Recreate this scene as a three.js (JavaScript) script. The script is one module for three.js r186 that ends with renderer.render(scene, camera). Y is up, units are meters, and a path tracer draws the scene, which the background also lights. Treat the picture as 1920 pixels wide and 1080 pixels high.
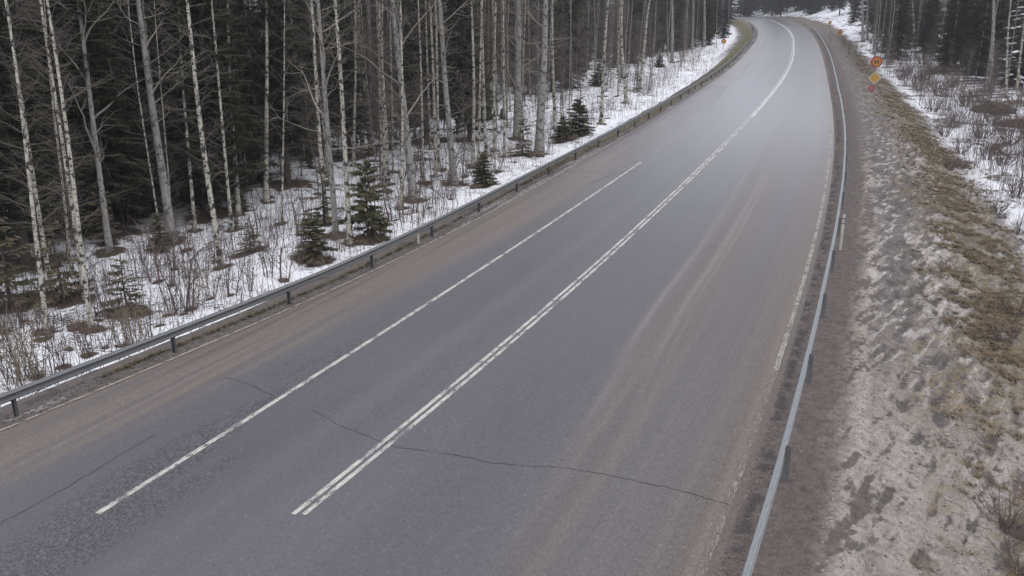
import * as THREE from 'three';
import { mergeGeometries } from 'three/addons/utils/BufferGeometryUtils.js';

// ------------------------------------------------------------------ camera, sky, sun, exposure
const scene = new THREE.Scene();
const CAM_H = 7.541, PITCH = 0.27719, FOC = 1498.6;            // height in metres, tilt, focal length at 1920 px
const camera = new THREE.PerspectiveCamera(2 * Math.atan(540 / FOC) * 180 / Math.PI, 16 / 9, 0.1, 4000);
camera.position.set(0, CAM_H, 0);
camera.rotation.set(-PITCH, 0, 0);
scene.add(camera);
const renderer = new THREE.WebGLRenderer({ antialias: true });
renderer.setSize(1024, 576);
renderer.toneMapping = THREE.LinearToneMapping;
renderer.toneMappingExposure = 1.02;
renderer.shadowMap.enabled = true;

{ // overcast sky: brighter overhead than at the horizon
  const W = 64, Hh = 32, d = new Float32Array(W * Hh * 4);
  for (let j = 0; j < Hh; j++) {
    const el = ((j + 0.5) / Hh - 0.5) * Math.PI, s = Math.max(0, Math.sin(el));
    const L = el < 0 ? 0.35 : 0.82 + 0.5 * s;
    for (let i = 0; i < W; i++) { const k = (j * W + i) * 4; d[k] = L * 0.965; d[k + 1] = L * 0.985; d[k + 2] = L * 1.09; d[k + 3] = 1; }
  }
  const sky = new THREE.DataTexture(d, W, Hh, THREE.RGBAFormat, THREE.FloatType);
  sky.mapping = THREE.EquirectangularReflectionMapping; sky.magFilter = sky.minFilter = THREE.LinearFilter; sky.needsUpdate = true;
  scene.background = sky; scene.environment = sky;
}
const sun = new THREE.DirectionalLight(new THREE.Color(1, 0.97, 0.93), 0.5);
sun.position.set(60, 120, 40); sun.target.position.set(0, 0, -60); scene.add(sun, sun.target);
sun.castShadow = true; sun.shadow.radius = 40; sun.shadow.mapSize.set(2048, 2048);
Object.assign(sun.shadow.camera, { left: -160, right: 160, top: 160, bottom: -160, near: 1, far: 500 });
scene.fog = new THREE.FogExp2(new THREE.Color(0.80, 0.82, 0.86), 0.00045);

// ------------------------------------------------------------------ helpers
let seed = 20240417;
const reseed = (s) => { seed = s >>> 0; };
const R = () => { seed = (seed + 0x6d2b79f5) | 0; let t = Math.imul(seed ^ (seed >>> 15), 1 | seed); t = (t + Math.imul(t ^ (t >>> 7), 61 | t)) ^ t; return ((t ^ (t >>> 14)) >>> 0) / 4294967296; };
const rr = (a, b) => a + (b - a) * R();
const clamp = (x, a, b) => (x < a ? a : x > b ? b : x), lerp = (a, b, t) => a + (b - a) * t;
const sstep = (a, b, x) => { const t = clamp((x - a) / (b - a), 0, 1); return t * t * (3 - 2 * t); };
const NT = new Float32Array(65536); { reseed(99); for (let i = 0; i < 65536; i++) NT[i] = R(); }
const hsh = (x, y) => NT[((Math.imul(x, 374761393) + Math.imul(y, 668265263)) >>> 9) & 65535];
function noise(x, y) {
  const xi = Math.floor(x), yi = Math.floor(y), fx = x - xi, fy = y - yi, u = fx * fx * (3 - 2 * fx), v = fy * fy * (3 - 2 * fy);
  const a = hsh(xi, yi), b = hsh(xi + 1, yi), c = hsh(xi, yi + 1), d = hsh(xi + 1, yi + 1);
  return a + (b - a) * u + (c - a) * v + (a - b - c + d) * u * v;
}
function fbm(x, y, o = 4) { let s = 0, a = 0.5, t = 0; for (let i = 0; i < o; i++) { s += a * noise(x + i * 17.3, y - i * 9.1); t += a; a *= 0.5; x *= 2.03; y *= 2.03; } return s / t; }

const used = new Map();
const numbered = (n) => { const k = used.get(n) || 0; used.set(n, k + 1); return k ? n + '_' + String(k).padStart(3, '0') : n; };
function tag(o, label, category, group) { o.userData.label = label; o.userData.category = category; if (group) o.userData.group = group; return o; }
function structure(name, geo, mat) { const m = new THREE.Mesh(geo, mat); m.name = numbered(name); m.userData.kind = 'structure'; m.castShadow = m.receiveShadow = true; scene.add(m); return m; }
function part(name, geo, mat, parent) { const m = new THREE.Mesh(geo, mat); m.name = name; m.castShadow = m.receiveShadow = true; parent.add(m); return m; }
function thing(name, label, category, pos, group) {
  const g = new THREE.Group(); g.name = numbered(name); if (pos) g.position.copy(pos); scene.add(g);
  return tag(g, label, category, group);
}
class MB { // collects tubes and leaf faces
  constructor() { this.p = []; this.n = []; this.u = []; this.c = []; this.i = []; }
  vert(p, n, u, v, c = 1) { this.p.push(p.x, p.y, p.z); this.n.push(n.x, n.y, n.z); this.u.push(u, v); this.c.push(c[0] ?? c, c[1] ?? c, c[2] ?? c); return this.p.length / 3 - 1; }
  tube(pts, rad, sides = 5, col = 1, vScale = 0.25) {
    const n = pts.length; let v = 0; const T = new THREE.Vector3(), A = new THREE.Vector3(), B = new THREE.Vector3(), q = new THREE.Vector3(), nn = new THREE.Vector3();
    const base = this.p.length / 3;
    for (let k = 0; k < n; k++) {
      T.subVectors(pts[Math.min(k + 1, n - 1)], pts[Math.max(k - 1, 0)]).normalize();
      if (k === 0) { A.set(Math.abs(T.x) > 0.9 ? 0 : 1, 0, Math.abs(T.x) > 0.9 ? 1 : 0); }
      A.addScaledVector(T, -A.dot(T)).normalize(); B.crossVectors(T, A);
      if (k) v += pts[k].distanceTo(pts[k - 1]) * vScale;
      const r = typeof rad === 'function' ? rad(k / (n - 1)) : rad[k];
      for (let j = 0; j <= sides; j++) {
        const a = j / sides * Math.PI * 2; nn.set(0, 0, 0).addScaledVector(A, Math.cos(a)).addScaledVector(B, Math.sin(a));
        q.copy(pts[k]).addScaledVector(nn, r); this.vert(q, nn, j / sides, v, col);
      }
    }
    const w = sides + 1;
    for (let k = 0; k < n - 1; k++) for (let j = 0; j < sides; j++) { const a = base + k * w + j; this.i.push(a, a + 1, a + w, a + 1, a + w + 1, a + w); }
  }
  tri(a, b, c, col = 1) {
    const nx = new THREE.Vector3().subVectors(b, a).cross(new THREE.Vector3().subVectors(c, a)).normalize();
    const i = this.vert(a, nx, 0, 0, col); this.vert(b, nx, 1, 0, col); this.vert(c, nx, 0.5, 1, col); this.i.push(i, i + 1, i + 2);
  }
  geo() {
    const g = new THREE.BufferGeometry();
    g.setAttribute('position', new THREE.Float32BufferAttribute(this.p, 3)); g.setAttribute('normal', new THREE.Float32BufferAttribute(this.n, 3));
    g.setAttribute('uv', new THREE.Float32BufferAttribute(this.u, 2)); g.setAttribute('color', new THREE.Float32BufferAttribute(this.c, 3)); g.setIndex(this.i); return g;
  }
}
const V = (x, y, z) => new THREE.Vector3(x, y, z);
const s8 = (v) => { v = v <= 0.0031308 ? v * 12.92 : 1.055 * Math.pow(v, 1 / 2.4) - 0.055; return clamp(Math.round(v * 255), 0, 255); };
function tex(w, h, f, srgb = true, wrapS = THREE.ClampToEdgeWrapping, wrapT = THREE.ClampToEdgeWrapping) { // f(i, j, out) fills linear rgb
  const d = new Uint8Array(w * h * 4), o = [0, 0, 0];
  for (let j = 0; j < h; j++) for (let i = 0; i < w; i++) { f(i, j, o); const k = (j * w + i) * 4; for (let c = 0; c < 3; c++) d[k + c] = srgb ? s8(o[c]) : clamp(o[c] * 255, 0, 255); d[k + 3] = 255; }
  const t = new THREE.DataTexture(d, w, h, THREE.RGBAFormat); if (srgb) t.colorSpace = THREE.SRGBColorSpace;
  t.magFilter = THREE.LinearFilter; t.minFilter = THREE.LinearMipmapLinearFilter; t.wrapS = wrapS; t.wrapT = wrapT; t.needsUpdate = true; return t;
}

// ------------------------------------------------------------------ the road's course
const KS = [0, 8, 16, 24, 32, 40, 50, 60, 75, 90, 110, 130, 160, 200, 260, 290, 320, 360];
const CURV = [-0.00165, -0.00166, -0.00175, -0.00137, -0.00065, -0.00045, -0.00094, -0.00127, -0.00121, -0.00101, -0.00075, -0.00055, -0.0002, -0.00122, -0.00279, -0.006, -0.0075, -0.0075];
const GRAD = [0.001254, 0.001337, 0.001485, 0.001415, 0.00095, 0.000397, -0.000127, -0.00041, -0.000454, -0.000247, 0.000049, 0.000221, 0.000283, 0.0003, 0.000195, -0.0016, -0.0022, 0];
const ext = (a) => [...a, a[a.length - 1], a[a.length - 1], a[a.length - 1]];
const N_LANE = ext([0.517, 0.242, -0.046, -0.176, -0.139, -0.057, 0.069, 0.145, 0.171, 0.152, 0.104, 0.062, 0.021, -0.004, -0.017]).map((v) => v - 3.4346);
const N_LEDGE = ext([-2.333, -1.549, -0.705, 0.074, 0.406, 0.499, 0.538, 0.547, 0.565, 0.576, 0.477, 0.327, 0.15, 0.268, 0.389]).map((v) => v - 7.3361);
const N_REDGE = ext([1.124, 1.176, 1.2, 1.147, 1.055, 0.863, 0.501, 0.037, -0.609, -1.036, -1.274, -1.254, -1.102, -1.035, -1.001]).map((v) => v + 5.1425);
const N_LRAIL = ext([-2.5, -1.35, -0.5, 0.42, 0.54, 0.57, 0.70, 0.802, 0.77, 0.663, 0.427, 0.144, -0.168, -0.186, -0.067]).map((v) => v - 7.9727);
const N_RRAIL = ext([0.97, 1.012, 1.03, 0.939, 0.858, 0.695, 0.358, -0.098, -0.705, -1.034, -1.147, -1.102, -0.955, -0.732, -0.163]).map((v) => v + 5.989);
function interp(s, Y) { if (s <= KS[0]) return Y[0]; for (let i = 1; i < KS.length; i++) if (s <= KS[i]) return lerp(Y[i - 1], Y[i], (s - KS[i - 1]) / (KS[i] - KS[i - 1])); return Y[Y.length - 1]; }
function smooth(s, Y) { return (interp(s - 3, Y) + interp(s - 1.5, Y) + 2 * interp(s, Y) + interp(s + 1.5, Y) + interp(s + 3, Y)) / 6; } // rounds the knots
const SMAX = 360, SMIN = -40, CX = [], CY = [], CZ = [], CT = [];
{
  let th = 0.46749, x = -9.0778, y = 0, z = 0, g = 0.02643;
  for (let s = 0; s <= SMAX; s++) {
    CX[s] = x; CY[s] = y; CZ[s] = z; CT[s] = th;
    const t2 = th + (interp(s, CURV) + interp(s + 1, CURV)) / 2, g2 = g + (interp(s, GRAD) + interp(s + 1, GRAD)) / 2;
    const tm = (th + t2) / 2; x += Math.sin(tm); z -= Math.cos(tm); y += (g + g2) / 2; th = t2; g = g2;
  }
}
const bankAt = (s) => 0.0587 + (0.0209 - 0.0587) * clamp(s / 150, 0, 1);
function centre(s, o = {}) {
  if (s < 0) { o.x = CX[0] + s * Math.sin(CT[0]); o.z = CZ[0] - s * Math.cos(CT[0]); o.y = CY[0] + s * 0.026; o.t = CT[0]; return o; }
  const i = Math.min(Math.floor(s), SMAX - 1), f = s - i;
  o.x = lerp(CX[i], CX[i + 1], f); o.y = lerp(CY[i], CY[i + 1], f); o.z = lerp(CZ[i], CZ[i + 1], f); o.t = lerp(CT[i], CT[i + 1], f); return o;
}
function toSN(x, z) { // road coordinates of a place
  let b = 1e9, k = 0; for (let i = 0; i <= SMAX; i += 6) { const d = (CX[i] - x) ** 2 + (CZ[i] - z) ** 2; if (d < b) { b = d; k = i; } }
  b = 1e9; let k2 = k; for (let i = Math.max(0, k - 6); i <= Math.min(SMAX, k + 6); i++) { const d = (CX[i] - x) ** 2 + (CZ[i] - z) ** 2; if (d < b) { b = d; k2 = i; } }
  const t = CT[k2], dx = x - CX[k2], dz = z - CZ[k2];
  return [k2 + dx * Math.sin(t) - dz * Math.cos(t), dx * Math.cos(t) + dz * Math.sin(t)];
}
// height of the ground in road coordinates
const clump = (s, m) => { // lumps of old plough snow and grit on the verge beyond the nearer rail
  const a = s * 0.55 + m * 0.55, b = m - s * 0.28;
  return fbm(a * 2.4, b * 5.2, 5);
};
function heightSN(s, n) {
  const c = centre(s), bk = bankAt(s), L = smooth(s, N_LRAIL), Rr = smooth(s, N_RRAIL), l = L - n, m = n - Rr;
  let h = c.y + n * bk;
  if (l > 0.95) {
    h = c.y + (L - 0.95) * bk - 0.45 * Math.min(l - 0.95, 2.1);
    const w = sstep(1, 5, l);
    h += w * ((fbm(s * 0.22 + 31, n * 0.22, 3) - 0.5) * 0.75 + (fbm(s * 0.9, n * 0.9 + 8, 3) - 0.5) * 0.3);
    if (l > 25) h += (l - 25) * 0.012 + sstep(45, 120, l) * 5;
  } else if (m > 1) {
    h = c.y + (Rr + 1) * bk - 0.28 * Math.min(m - 1, 5.5) * (1 - 0.75 * sstep(120, 220, s));
    h += sstep(5, 9, m) * ((fbm(s * 0.3, n * 0.3 + 70, 3) - 0.5) * 0.7 + (fbm(s * 1.1, n * 1.1 + 40, 3) - 0.5) * 0.25);
    h += sstep(150, 260, s) * Math.max(0, m - 5) * 0.3 * (1 - sstep(40, 110, m) * 0.5) + sstep(40, 140, m) * 4;
  }
  if (m > 0.1) h += sstep(0.1, 1.4, m) * (1 - sstep(6, 9, m)) * (clump(s, m) - 0.5) * 0.19 * (1 + 0.5 * sstep(1.5, 3, m));
  else if (l > -1.2 && l < 2) h += (fbm(s * 3, n * 3, 3) - 0.5) * 0.04 * sstep(-1.0, -0.4, l);
  return h;
}
const heightXZ = (x, z) => { const [s, n] = toSN(x, z); return heightSN(s, n); };
const at = (s, n, up = 0) => { const c = centre(s); return V(c.x + n * Math.cos(c.t), heightSN(s, n) + up, c.z + n * Math.sin(c.t)); };
const plane = (s, n, up = 0) => { const c = centre(s); return V(c.x + n * Math.cos(c.t), c.y + n * bankAt(s) + up, c.z + n * Math.sin(c.t)); };
const cP = Math.cos(PITCH), sP = Math.sin(PITCH);
function ray(u, v) { const a = (u - 960) / FOC, b = (v - 540) / FOC; return V(a, -b * cP - sP, -(cP - b * sP)); }
function ground(u, v) { // where a surveyed line of sight (1920 x 1080) meets the ground
  const d = ray(u, v); let t = 6, st = 0.5;
  for (; t < 340; t += st) { if (CAM_H + d.y * t < heightXZ(d.x * t, d.z * t)) break; st = Math.max(0.5, t * 0.012); }
  let lo = t - st, hi = t; for (let k = 0; k < 8; k++) { const q = (lo + hi) / 2; if (CAM_H + d.y * q < heightXZ(d.x * q, d.z * q)) hi = q; else lo = q; }
  return V(d.x * hi, CAM_H + d.y * hi, d.z * hi);
}
const toPix = (p) => { const Y = p.y - CAM_H, Z = -p.z, zc = Z * cP - Y * sP, yc = Y * cP + Z * sP; return [960 + FOC * p.x / zc, 540 - FOC * yc / zc, zc]; };

// ------------------------------------------------------------------ where the plants stand (survey first: the snow melts round them)
const stands = []; // {s, n, r}: melted, littered rings
const birchList = [ // foot u, v; trunk's u where it leaves the frame; width at the foot in px; kind; label
  [88, 622, 0, 11, 'birch', 'white birch with dark bark patches leaning over the rail before its first visible post'],
  [97, 545, 6, 11, 'birch', 'second white leaning birch, close behind the one with dark patches'],
  [173, 616, 74, 12, 'birch', 'cream barked leaning birch above melted bare ground behind the rail'],
  [160, 560, 86, 10, 'birch', 'cream birch leaning closely parallel behind another cream birch'],
  [205, 470, 143, 15, 'aspen', 'grey trunk partly covered by olive twigs between cream birches and big aspen'],
  [322, 452, 262, 22, 'aspen', 'thick pale grey aspen with long crooked side branches against dark spruce'],
  [365, 432, 333, 9, 'birch', 'slim speckled birch beside the thick pale grey aspen'],
  [415, 502, 357, 14, 'birch', 'speckled birch standing in a brown melt ring on the open snow'],
  [436, 432, 392, 8, 'birch', 'slim curved birch behind the speckled one with brown melt ring'],
  [446, 402, 434, 11, 'birch', 'bright straight birch where a thin second stem merges'],
  [443, 330, 410, 7, 'birch', 'thin stem joining the bright straight birch from the side'],
  [500, 377, 484, 12, 'birch', 'bright birch of a crossing pair above open snow'],
  [497, 345, 456, 10, 'birch', 'slanting birch of the crossing pair above open snow'],
  [529, 420, 533, 5, 'birch', 'very thin straight grey stem before the dark spruces'],
  [612, 420, 583, 11, 'birch', 'speckled birch wrapped in fine dead twigs'],
  [630, 440, 599, 14, 'aspen', 'smooth grey trunk next to the twiggy speckled birch'],
  [657, 456, 628, 13, 'birch', 'brightest cream birch by the rail with bushy spruce at its foot'],
  [664, 310, 657, 8, 'birch', 'straight thin birch behind the brightest cream birch'],
  [679, 290, 673, 12, 'birch', 'stout white birch with coarse dark marks back in the stand'],
  [696, 288, 681, 11, 'birch', 'white birch leaning beside the stout coarse marked one'],
  [720, 345, 701, 9, 'birch', 'slim birch in a row of even white stems'],
  [728, 345, 722, 10, 'birch', 'straighter birch second in the row of even white stems'],
  [753, 390, 747, 8, 'birch', 'thin white birch before the big forked grey aspen'],
  [775, 372, 742, 19, 'aspen', 'big grey aspen forking low above the snow'],
  [818, 330, 806, 8, 'birch', 'pale stem of the slim pair past the forked aspen'],
  [824, 318, 813, 8, 'birch', 'other stem of the slim pair past the forked aspen'],
  [852, 345, 829, 16, 'aspen', 'grey aspen with a high fork standing by the rail clearing'],
  [887, 310, 880, 9, 'birch', 'white mottled birch in the twiggy thicket'],
  [912, 292, 898, 9, 'birch', 'smooth thin birch just past the mottled one in the thicket'],
  [927, 282, 922, 8, 'birch', 'birch with bright lower trunk in the thicket'],
  [970, 262, 966, 21, 'aspen', 'massive pale aspen with wide forked limbs'],
  [1012, 288, 1016, 22, 'aspen', 'massive pale aspen with rising side limb at the forest edge'],
  [1040, 240, 1038, 9, 'birch', 'straight thin grey stem behind the massive forest edge aspen'],
  [1127, 232, 1140, 9, 'birch', 'lone bright birch standing on snow before small spruces'],
  [1172, 193, 1174, 8, 'birch', 'pale slender birch past the lone bright one'],
  [1199, 168, 1224, 8, 'birch', 'pale trunk slanting outward near the leaning deadwood'],
  [1260, 118, 1262, 8, 'pine', 'pale trunk among dark ones near the small yellow sign'],
  [1298, 92, 1300, 8, 'pine', 'dark trunk of the far stand where snow shows behind'],
  [1320, 88, 1321, 9, 'pine', 'grey trunk last of the far stand beside the yellow sign'],
  [1857, 173, 1866, 10, 'pine', 'thick grey trunk standing in brown heath past the swamp'],
  [1885, 172, 1899, 6, 'birch', 'thin pale trunk before the snow laden spruce'],
  [1908, 168, 1916, 6, 'birch', 'thin grey trunk at the edge of the snow laden spruce'],
  [1847, 142, 1848, 6, 'pine', 'slender trunk behind the thick grey one past the swamp'],
  [1818, 110, 1822, 6, 'pine', 'tall bare trunk in the grove past the swamp'],
  [1780, 120, 1783, 6, 'pine', 'tall grey trunk first of the grove past the swamp'],
  [1795, 112, 1797, 5, 'pine', 'thin trunk second of the grove past the swamp'],
  [1806, 106, 1809, 5, 'pine', 'thin trunk third of the grove past the swamp'],
  [1835, 128, 1838, 5, 'pine', 'thin trunk fifth of the grove past the swamp'],
  [1715, 92, 1712, 6, 'pine', 'trunk standing alone before dark spruces uphill of the speed sign'],
  [1618, 78, 1618, 8, 'pine', 'dark pair trunk at the snowy slope, stouter one'],
  [1626, 74, 1628, 6, 'pine', 'dark pair trunk at the snowy slope, thinner one'],
];
const spruceList = [ // foot u, v; apparent height px; kind; label
  [590, 488, 88, 'young', 'young spruce alone on the snow behind the rail'],
  [690, 448, 150, 'young', 'bushy young spruce at the foot of the brightest cream birch'],
  [240, 585, 115, 'scrag', 'scruffy brown green young spruce before the open snow field'],
  [608, 420, 110, 'scrag', 'young spruce among stems left of the brightest cream birch'.replace('left of', 'short of')],
  [118, 560, 150, 'scrag', 'half dead young spruce between the leaning birches'],
  [470, 470, 60, 'scrag', 'small sparse spruce on the snow among bare shrubs'],
  [1085, 255, 70, 'young', 'dark young spruce beside the lone bright birch'],
  [1055, 265, 48, 'young', 'low spreading spruce by the rail past the massive aspens'],
  [980, 290, 70, 'scrag', 'small spruce under the massive pale aspens'],
  [905, 345, 60, 'young', 'brown tinged little spruce at the forest edge'],
  [20, 575, 170, 'scrag', 'dense dark young spruce where the rail enters the picture'],
  [210, 440, 330, 'tall', 'olive tinged spruce behind the cream leaning birches'],
  [255, 395, 520, 'tall', 'tall dark spruce beside the thick grey aspen'],
  [540, 345, 560, 'tall', 'tall black green spruce filling the gap behind the thin straight stem'],
  [350, 360, 540, 'tall', 'tall dark spruce behind the thick grey aspen'],
  [60, 420, 560, 'tall', 'tall dark spruce behind the white leaning birches'],
  [470, 330, 470, 'tall', 'dark spruce behind the crossing pair of birches'],
  [1770, 142, 160, 'tall', 'deep green spruce in front of the grove past the swamp'],
  [1740, 100, 150, 'tall', 'spruce uphill of the bare brown heath'],
  [1903, 160, 260, 'snowy', 'spruce with snow on its boughs at the picture edge'],
  [1660, 72, 130, 'tall', 'spruce at the slope beyond the speed sign'],
  [1600, 42, 90, 'tall', 'spruce above the snowy bank past the bend'],
  [1560, 22, 60, 'tall', 'spruce highest on the snowy bank past the bend'],
];
const shrubList = [ // foot u, v; apparent height px; kind
  [15, 640, 70, 0], [45, 604, 90, 1], [77, 637, 110, 1], [169, 664, 120, 0], [198, 650, 80, 0], [250, 655, 120, 2], [232, 648, 110, 2], [50, 715, 160, 2], [30, 722, 150, 2], [70, 706, 140, 2],
  [120, 688, 90, 0], [101, 700, 120, 1], [186, 600, 120, 1], [294, 530, 150, 1], [321, 534, 90, 3], [322, 592, 100, 0], [345, 588, 160, 1], [358, 580, 120, 2], [434, 553, 110, 1], [413, 505, 110, 0],
  [532, 524, 120, 1], [328, 505, 100, 1], [395, 560, 90, 2], [300, 610, 60, 2], [270, 628, 70, 2], [470, 545, 90, 0], [505, 520, 100, 1], [560, 500, 90, 3], [452, 500, 80, 3], [380, 520, 120, 3],
  [350, 470, 110, 3], [480, 440, 100, 1], [510, 470, 90, 0], [560, 440, 130, 1], [740, 412, 110, 1], [760, 418, 90, 3], [768, 400, 120, 1], [808, 385, 80, 0], [850, 374, 70, 0], [846, 372, 90, 1],
  [890, 345, 60, 0], [930, 320, 70, 2], [790, 410, 60, 2], [715, 440, 70, 3], [610, 480, 60, 0], [640, 470, 60, 2], [965, 305, 60, 0], [1000, 298, 50, 2], [1030, 285, 60, 0], [1140, 222, 45, 0],
  [1180, 196, 40, 2], [1215, 175, 45, 0], [1240, 160, 40, 2], [1270, 140, 40, 0], [1300, 122, 35, 2], [870, 330, 70, 1], [700, 400, 110, 1], [780, 360, 100, 3], [800, 345, 110, 1], [835, 335, 90, 3],
  [1750, 210, 60, 4], [1790, 240, 70, 4], [1840, 260, 80, 4], [1880, 310, 90, 4], [1905, 370, 80, 4], [1720, 170, 60, 4], [1760, 180, 60, 4], [1810, 200, 70, 4], [1860, 230, 70, 4], [1700, 140, 50, 4],
  [1690, 150, 45, 4], [1670, 118, 40, 4], [1735, 150, 60, 4], [1785, 165, 55, 4], [1830, 190, 60, 4], [1895, 270, 90, 4], [1850, 300, 70, 4], [1800, 290, 60, 4], [1770, 255, 60, 4], [1910, 200, 70, 4],
  [1780, 320, 45, 4], [1870, 400, 60, 4], [1912, 440, 60, 4], [1650, 95, 40, 4], [1635, 82, 30, 4], [1730, 120, 50, 4], [1890, 985, 95, 5], [1915, 1070, 90, 5], [1880, 640, 60, 5], [1900, 590, 60, 5],
];
const tussockList = [ // foot u, v, width px
  [128, 655, 26], [92, 632, 26], [78, 640, 18], [165, 665, 30], [198, 652, 22], [172, 622, 60], [150, 612, 70], [315, 592, 30], [345, 590, 28], [360, 580, 34], [328, 505, 22], [413, 504, 34],
  [434, 553, 22], [532, 525, 30], [240, 590, 80], [45, 603, 22], [10, 622, 40], [0, 672, 24], [590, 492, 60], [685, 452, 70], [845, 374, 16], [806, 390, 18], [895, 350, 40], [1010, 292, 40],
  [1070, 260, 60], [935, 322, 26], [498, 380, 16], [446, 405, 16], [365, 435, 20], [1860, 205, 90], [1905, 235, 90], [1770, 135, 80], [1790, 310, 50], [1886, 990, 70], [1918, 1075, 60], [1880, 640, 40],
];
const foot = (u, v) => { const p = ground(u, v), [s, n] = toSN(p.x, p.z); return { p, s, n }; };
for (const b of birchList) { b.f = foot(b[0], b[1]); stands.push({ s: b.f.s, n: b.f.n, r: b[4] === 'aspen' ? 0.75 : 0.42 }); }
for (const b of spruceList) { b.f = foot(b[0], b[1]); stands.push({ s: b.f.s, n: b.f.n, r: b[3] === 'tall' ? 1.6 : 0.85 }); }
for (const b of shrubList) { b.f = foot(b[0], b[1]); if (b[3] < 4 && R() < 0.4) stands.push({ s: b.f.s, n: b.f.n, r: 0.16 + 0.12 * R() }); }
for (const b of tussockList) b.f = foot(b[0], b[1]);
// the unsurveyed rest of the forest
const fill = []; // {s, n, kind, h, w}
reseed(7);
function scatter(count, s0, s1, l0, l1, ok, make) {
  for (let k = 0, t = 0; k < count && t < count * 40; t++) {
    const s = s0 * Math.pow(s1 / s0, R()), l = lerp(l0, l1, Math.sqrt(R()));
    if (!ok(s, l) || [...fill].some((f) => (f.s - s) ** 2 + (f.l - l) ** 2 < 1.1)) continue;
    fill.push({ s, l, n: smooth(s, N_LRAIL) - l, ...make(s, l) }); k++;
  }
}
scatter(185, 13, 235, 5.5, 44, (s, l) => l > (s < 42 ? 12 : 5), () => ({ kind: R() < 0.85 ? 'birch' : 'aspen', h: rr(13, 19), w: rr(0.04, 0.095) }));
scatter(160, 13, 240, 4.5, 32, (s, l) => l > (s < 42 ? 11 : 4), () => ({ kind: 'sapling', h: rr(3.5, 8), w: 1 }));
scatter(85, 12, 200, 11, 46, (s, l) => l > (s < 45 ? 16 : s < 90 ? 12 : 8), () => ({ kind: 'tall', h: rr(13, 22), w: 1 }));
scatter(60, 40, 165, 10, 36, (s, l) => true, () => ({ kind: 'tall', h: rr(12, 20), w: 1 }));
scatter(170, 40, 200, 5, 30, (s, l) => true, () => ({ kind: R() < 0.75 ? 'birch' : 'pine', h: rr(14, 19), w: rr(0.04, 0.09) }));
scatter(120, 40, 160, 5, 26, (s, l) => true, () => ({ kind: 'sapling', h: rr(4, 9), w: 1 }));
scatter(60, 160, 262, 5, 28, (s, l) => l > 9 || s > 182, () => ({ kind: R() < 0.6 ? 'tall' : 'pine', h: rr(13, 20), w: rr(0.07, 0.11) }));
for (const f of fill) if (f.kind === 'tall') f.w = 1;
scatter(34, 150, 250, 4.2, 15, (s, l) => l > 9 || s < 148 || s > 182, () => ({ kind: R() < 0.6 ? 'tall' : 'pine', h: rr(12, 19), w: rr(0.06, 0.11) }));
scatter(24, 11.5, 42, 13.5, 21, (s, l) => true, () => ({ kind: 'tall', h: rr(14, 20), w: 1 }));
scatter(34, 13, 44, 17, 34, (s, l) => true, () => ({ kind: 'tall', h: rr(13, 20), w: 1 }));
scatter(56, 14, 150, 6, 26, (s, l) => l > (s < 42 ? 9.5 : 5.5), () => ({ kind: R() < 0.35 ? 'young' : 'scrag', h: rr(0.8, 2.6), w: rr(0.8, 1.2) }));
scatter(60, 14, 70, 12, 34, (s, l) => true, () => ({ kind: 'birch', h: rr(12, 18), w: rr(0.035, 0.06) }));
scatter(46, 245, 340, 3, 26, (s, l) => true, () => ({ kind: R() < 0.8 ? 'tall' : 'birch', h: rr(13, 20), w: 1 }));
for (const f of fill) if (f.kind === 'birch' && f.w === 1) f.w = 0.08;
function scatterR(count, s0, s1, m0, m1, make) {
  for (let k = 0; k < count; k++) { const s = lerp(s0, s1, R()), m = lerp(m0, m1, Math.pow(R(), 0.8)) + 7 * (1 - sstep(95, 150, s)); fill.push({ s, l: -m, n: smooth(s, N_RRAIL) + m, side: 1, ...make() }); }
}
scatterR(48, 105, 270, 10, 38, () => ({ kind: 'tall', h: rr(12, 20), w: 1 }));
scatterR(48, 110, 250, 9, 45, () => ({ kind: 'pine', h: rr(15, 20), w: rr(0.07, 0.13) }));
scatterR(36, 50, 130, 15, 42, () => ({ kind: R() < 0.5 ? 'tall' : 'pine', h: rr(13, 19), w: rr(0.06, 0.12) }));
scatterR(50, 282, 340, 2.5, 26, () => ({ kind: R() < 0.85 ? 'tall' : 'pine', h: rr(13, 22), w: 0.1 }));
scatterR(60, 100, 200, 7, 22, () => ({ kind: R() < 0.6 ? 'pine' : R() < 0.7 ? 'tall' : 'birch', h: rr(12, 19), w: rr(0.05, 0.1) }));
scatterR(70, 45, 150, -1.5, 14, () => ({ kind: 'sapling', h: rr(1.8, 5.5), w: 1 }));
scatterR(40, 60, 150, 5, 26, () => ({ kind: R() < 0.7 ? 'pine' : 'birch', h: rr(12, 18), w: rr(0.05, 0.1) }));
for (const f of fill) if (f.kind === 'tall') f.w = 1;
for (const f of fill) if (!f.side && f.s < 140) stands.push({ s: f.s, n: f.n, r: f.kind === 'tall' ? rr(1, 1.9) : f.kind === 'sapling' ? 0.25 : rr(0.3, 0.6) });

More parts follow.
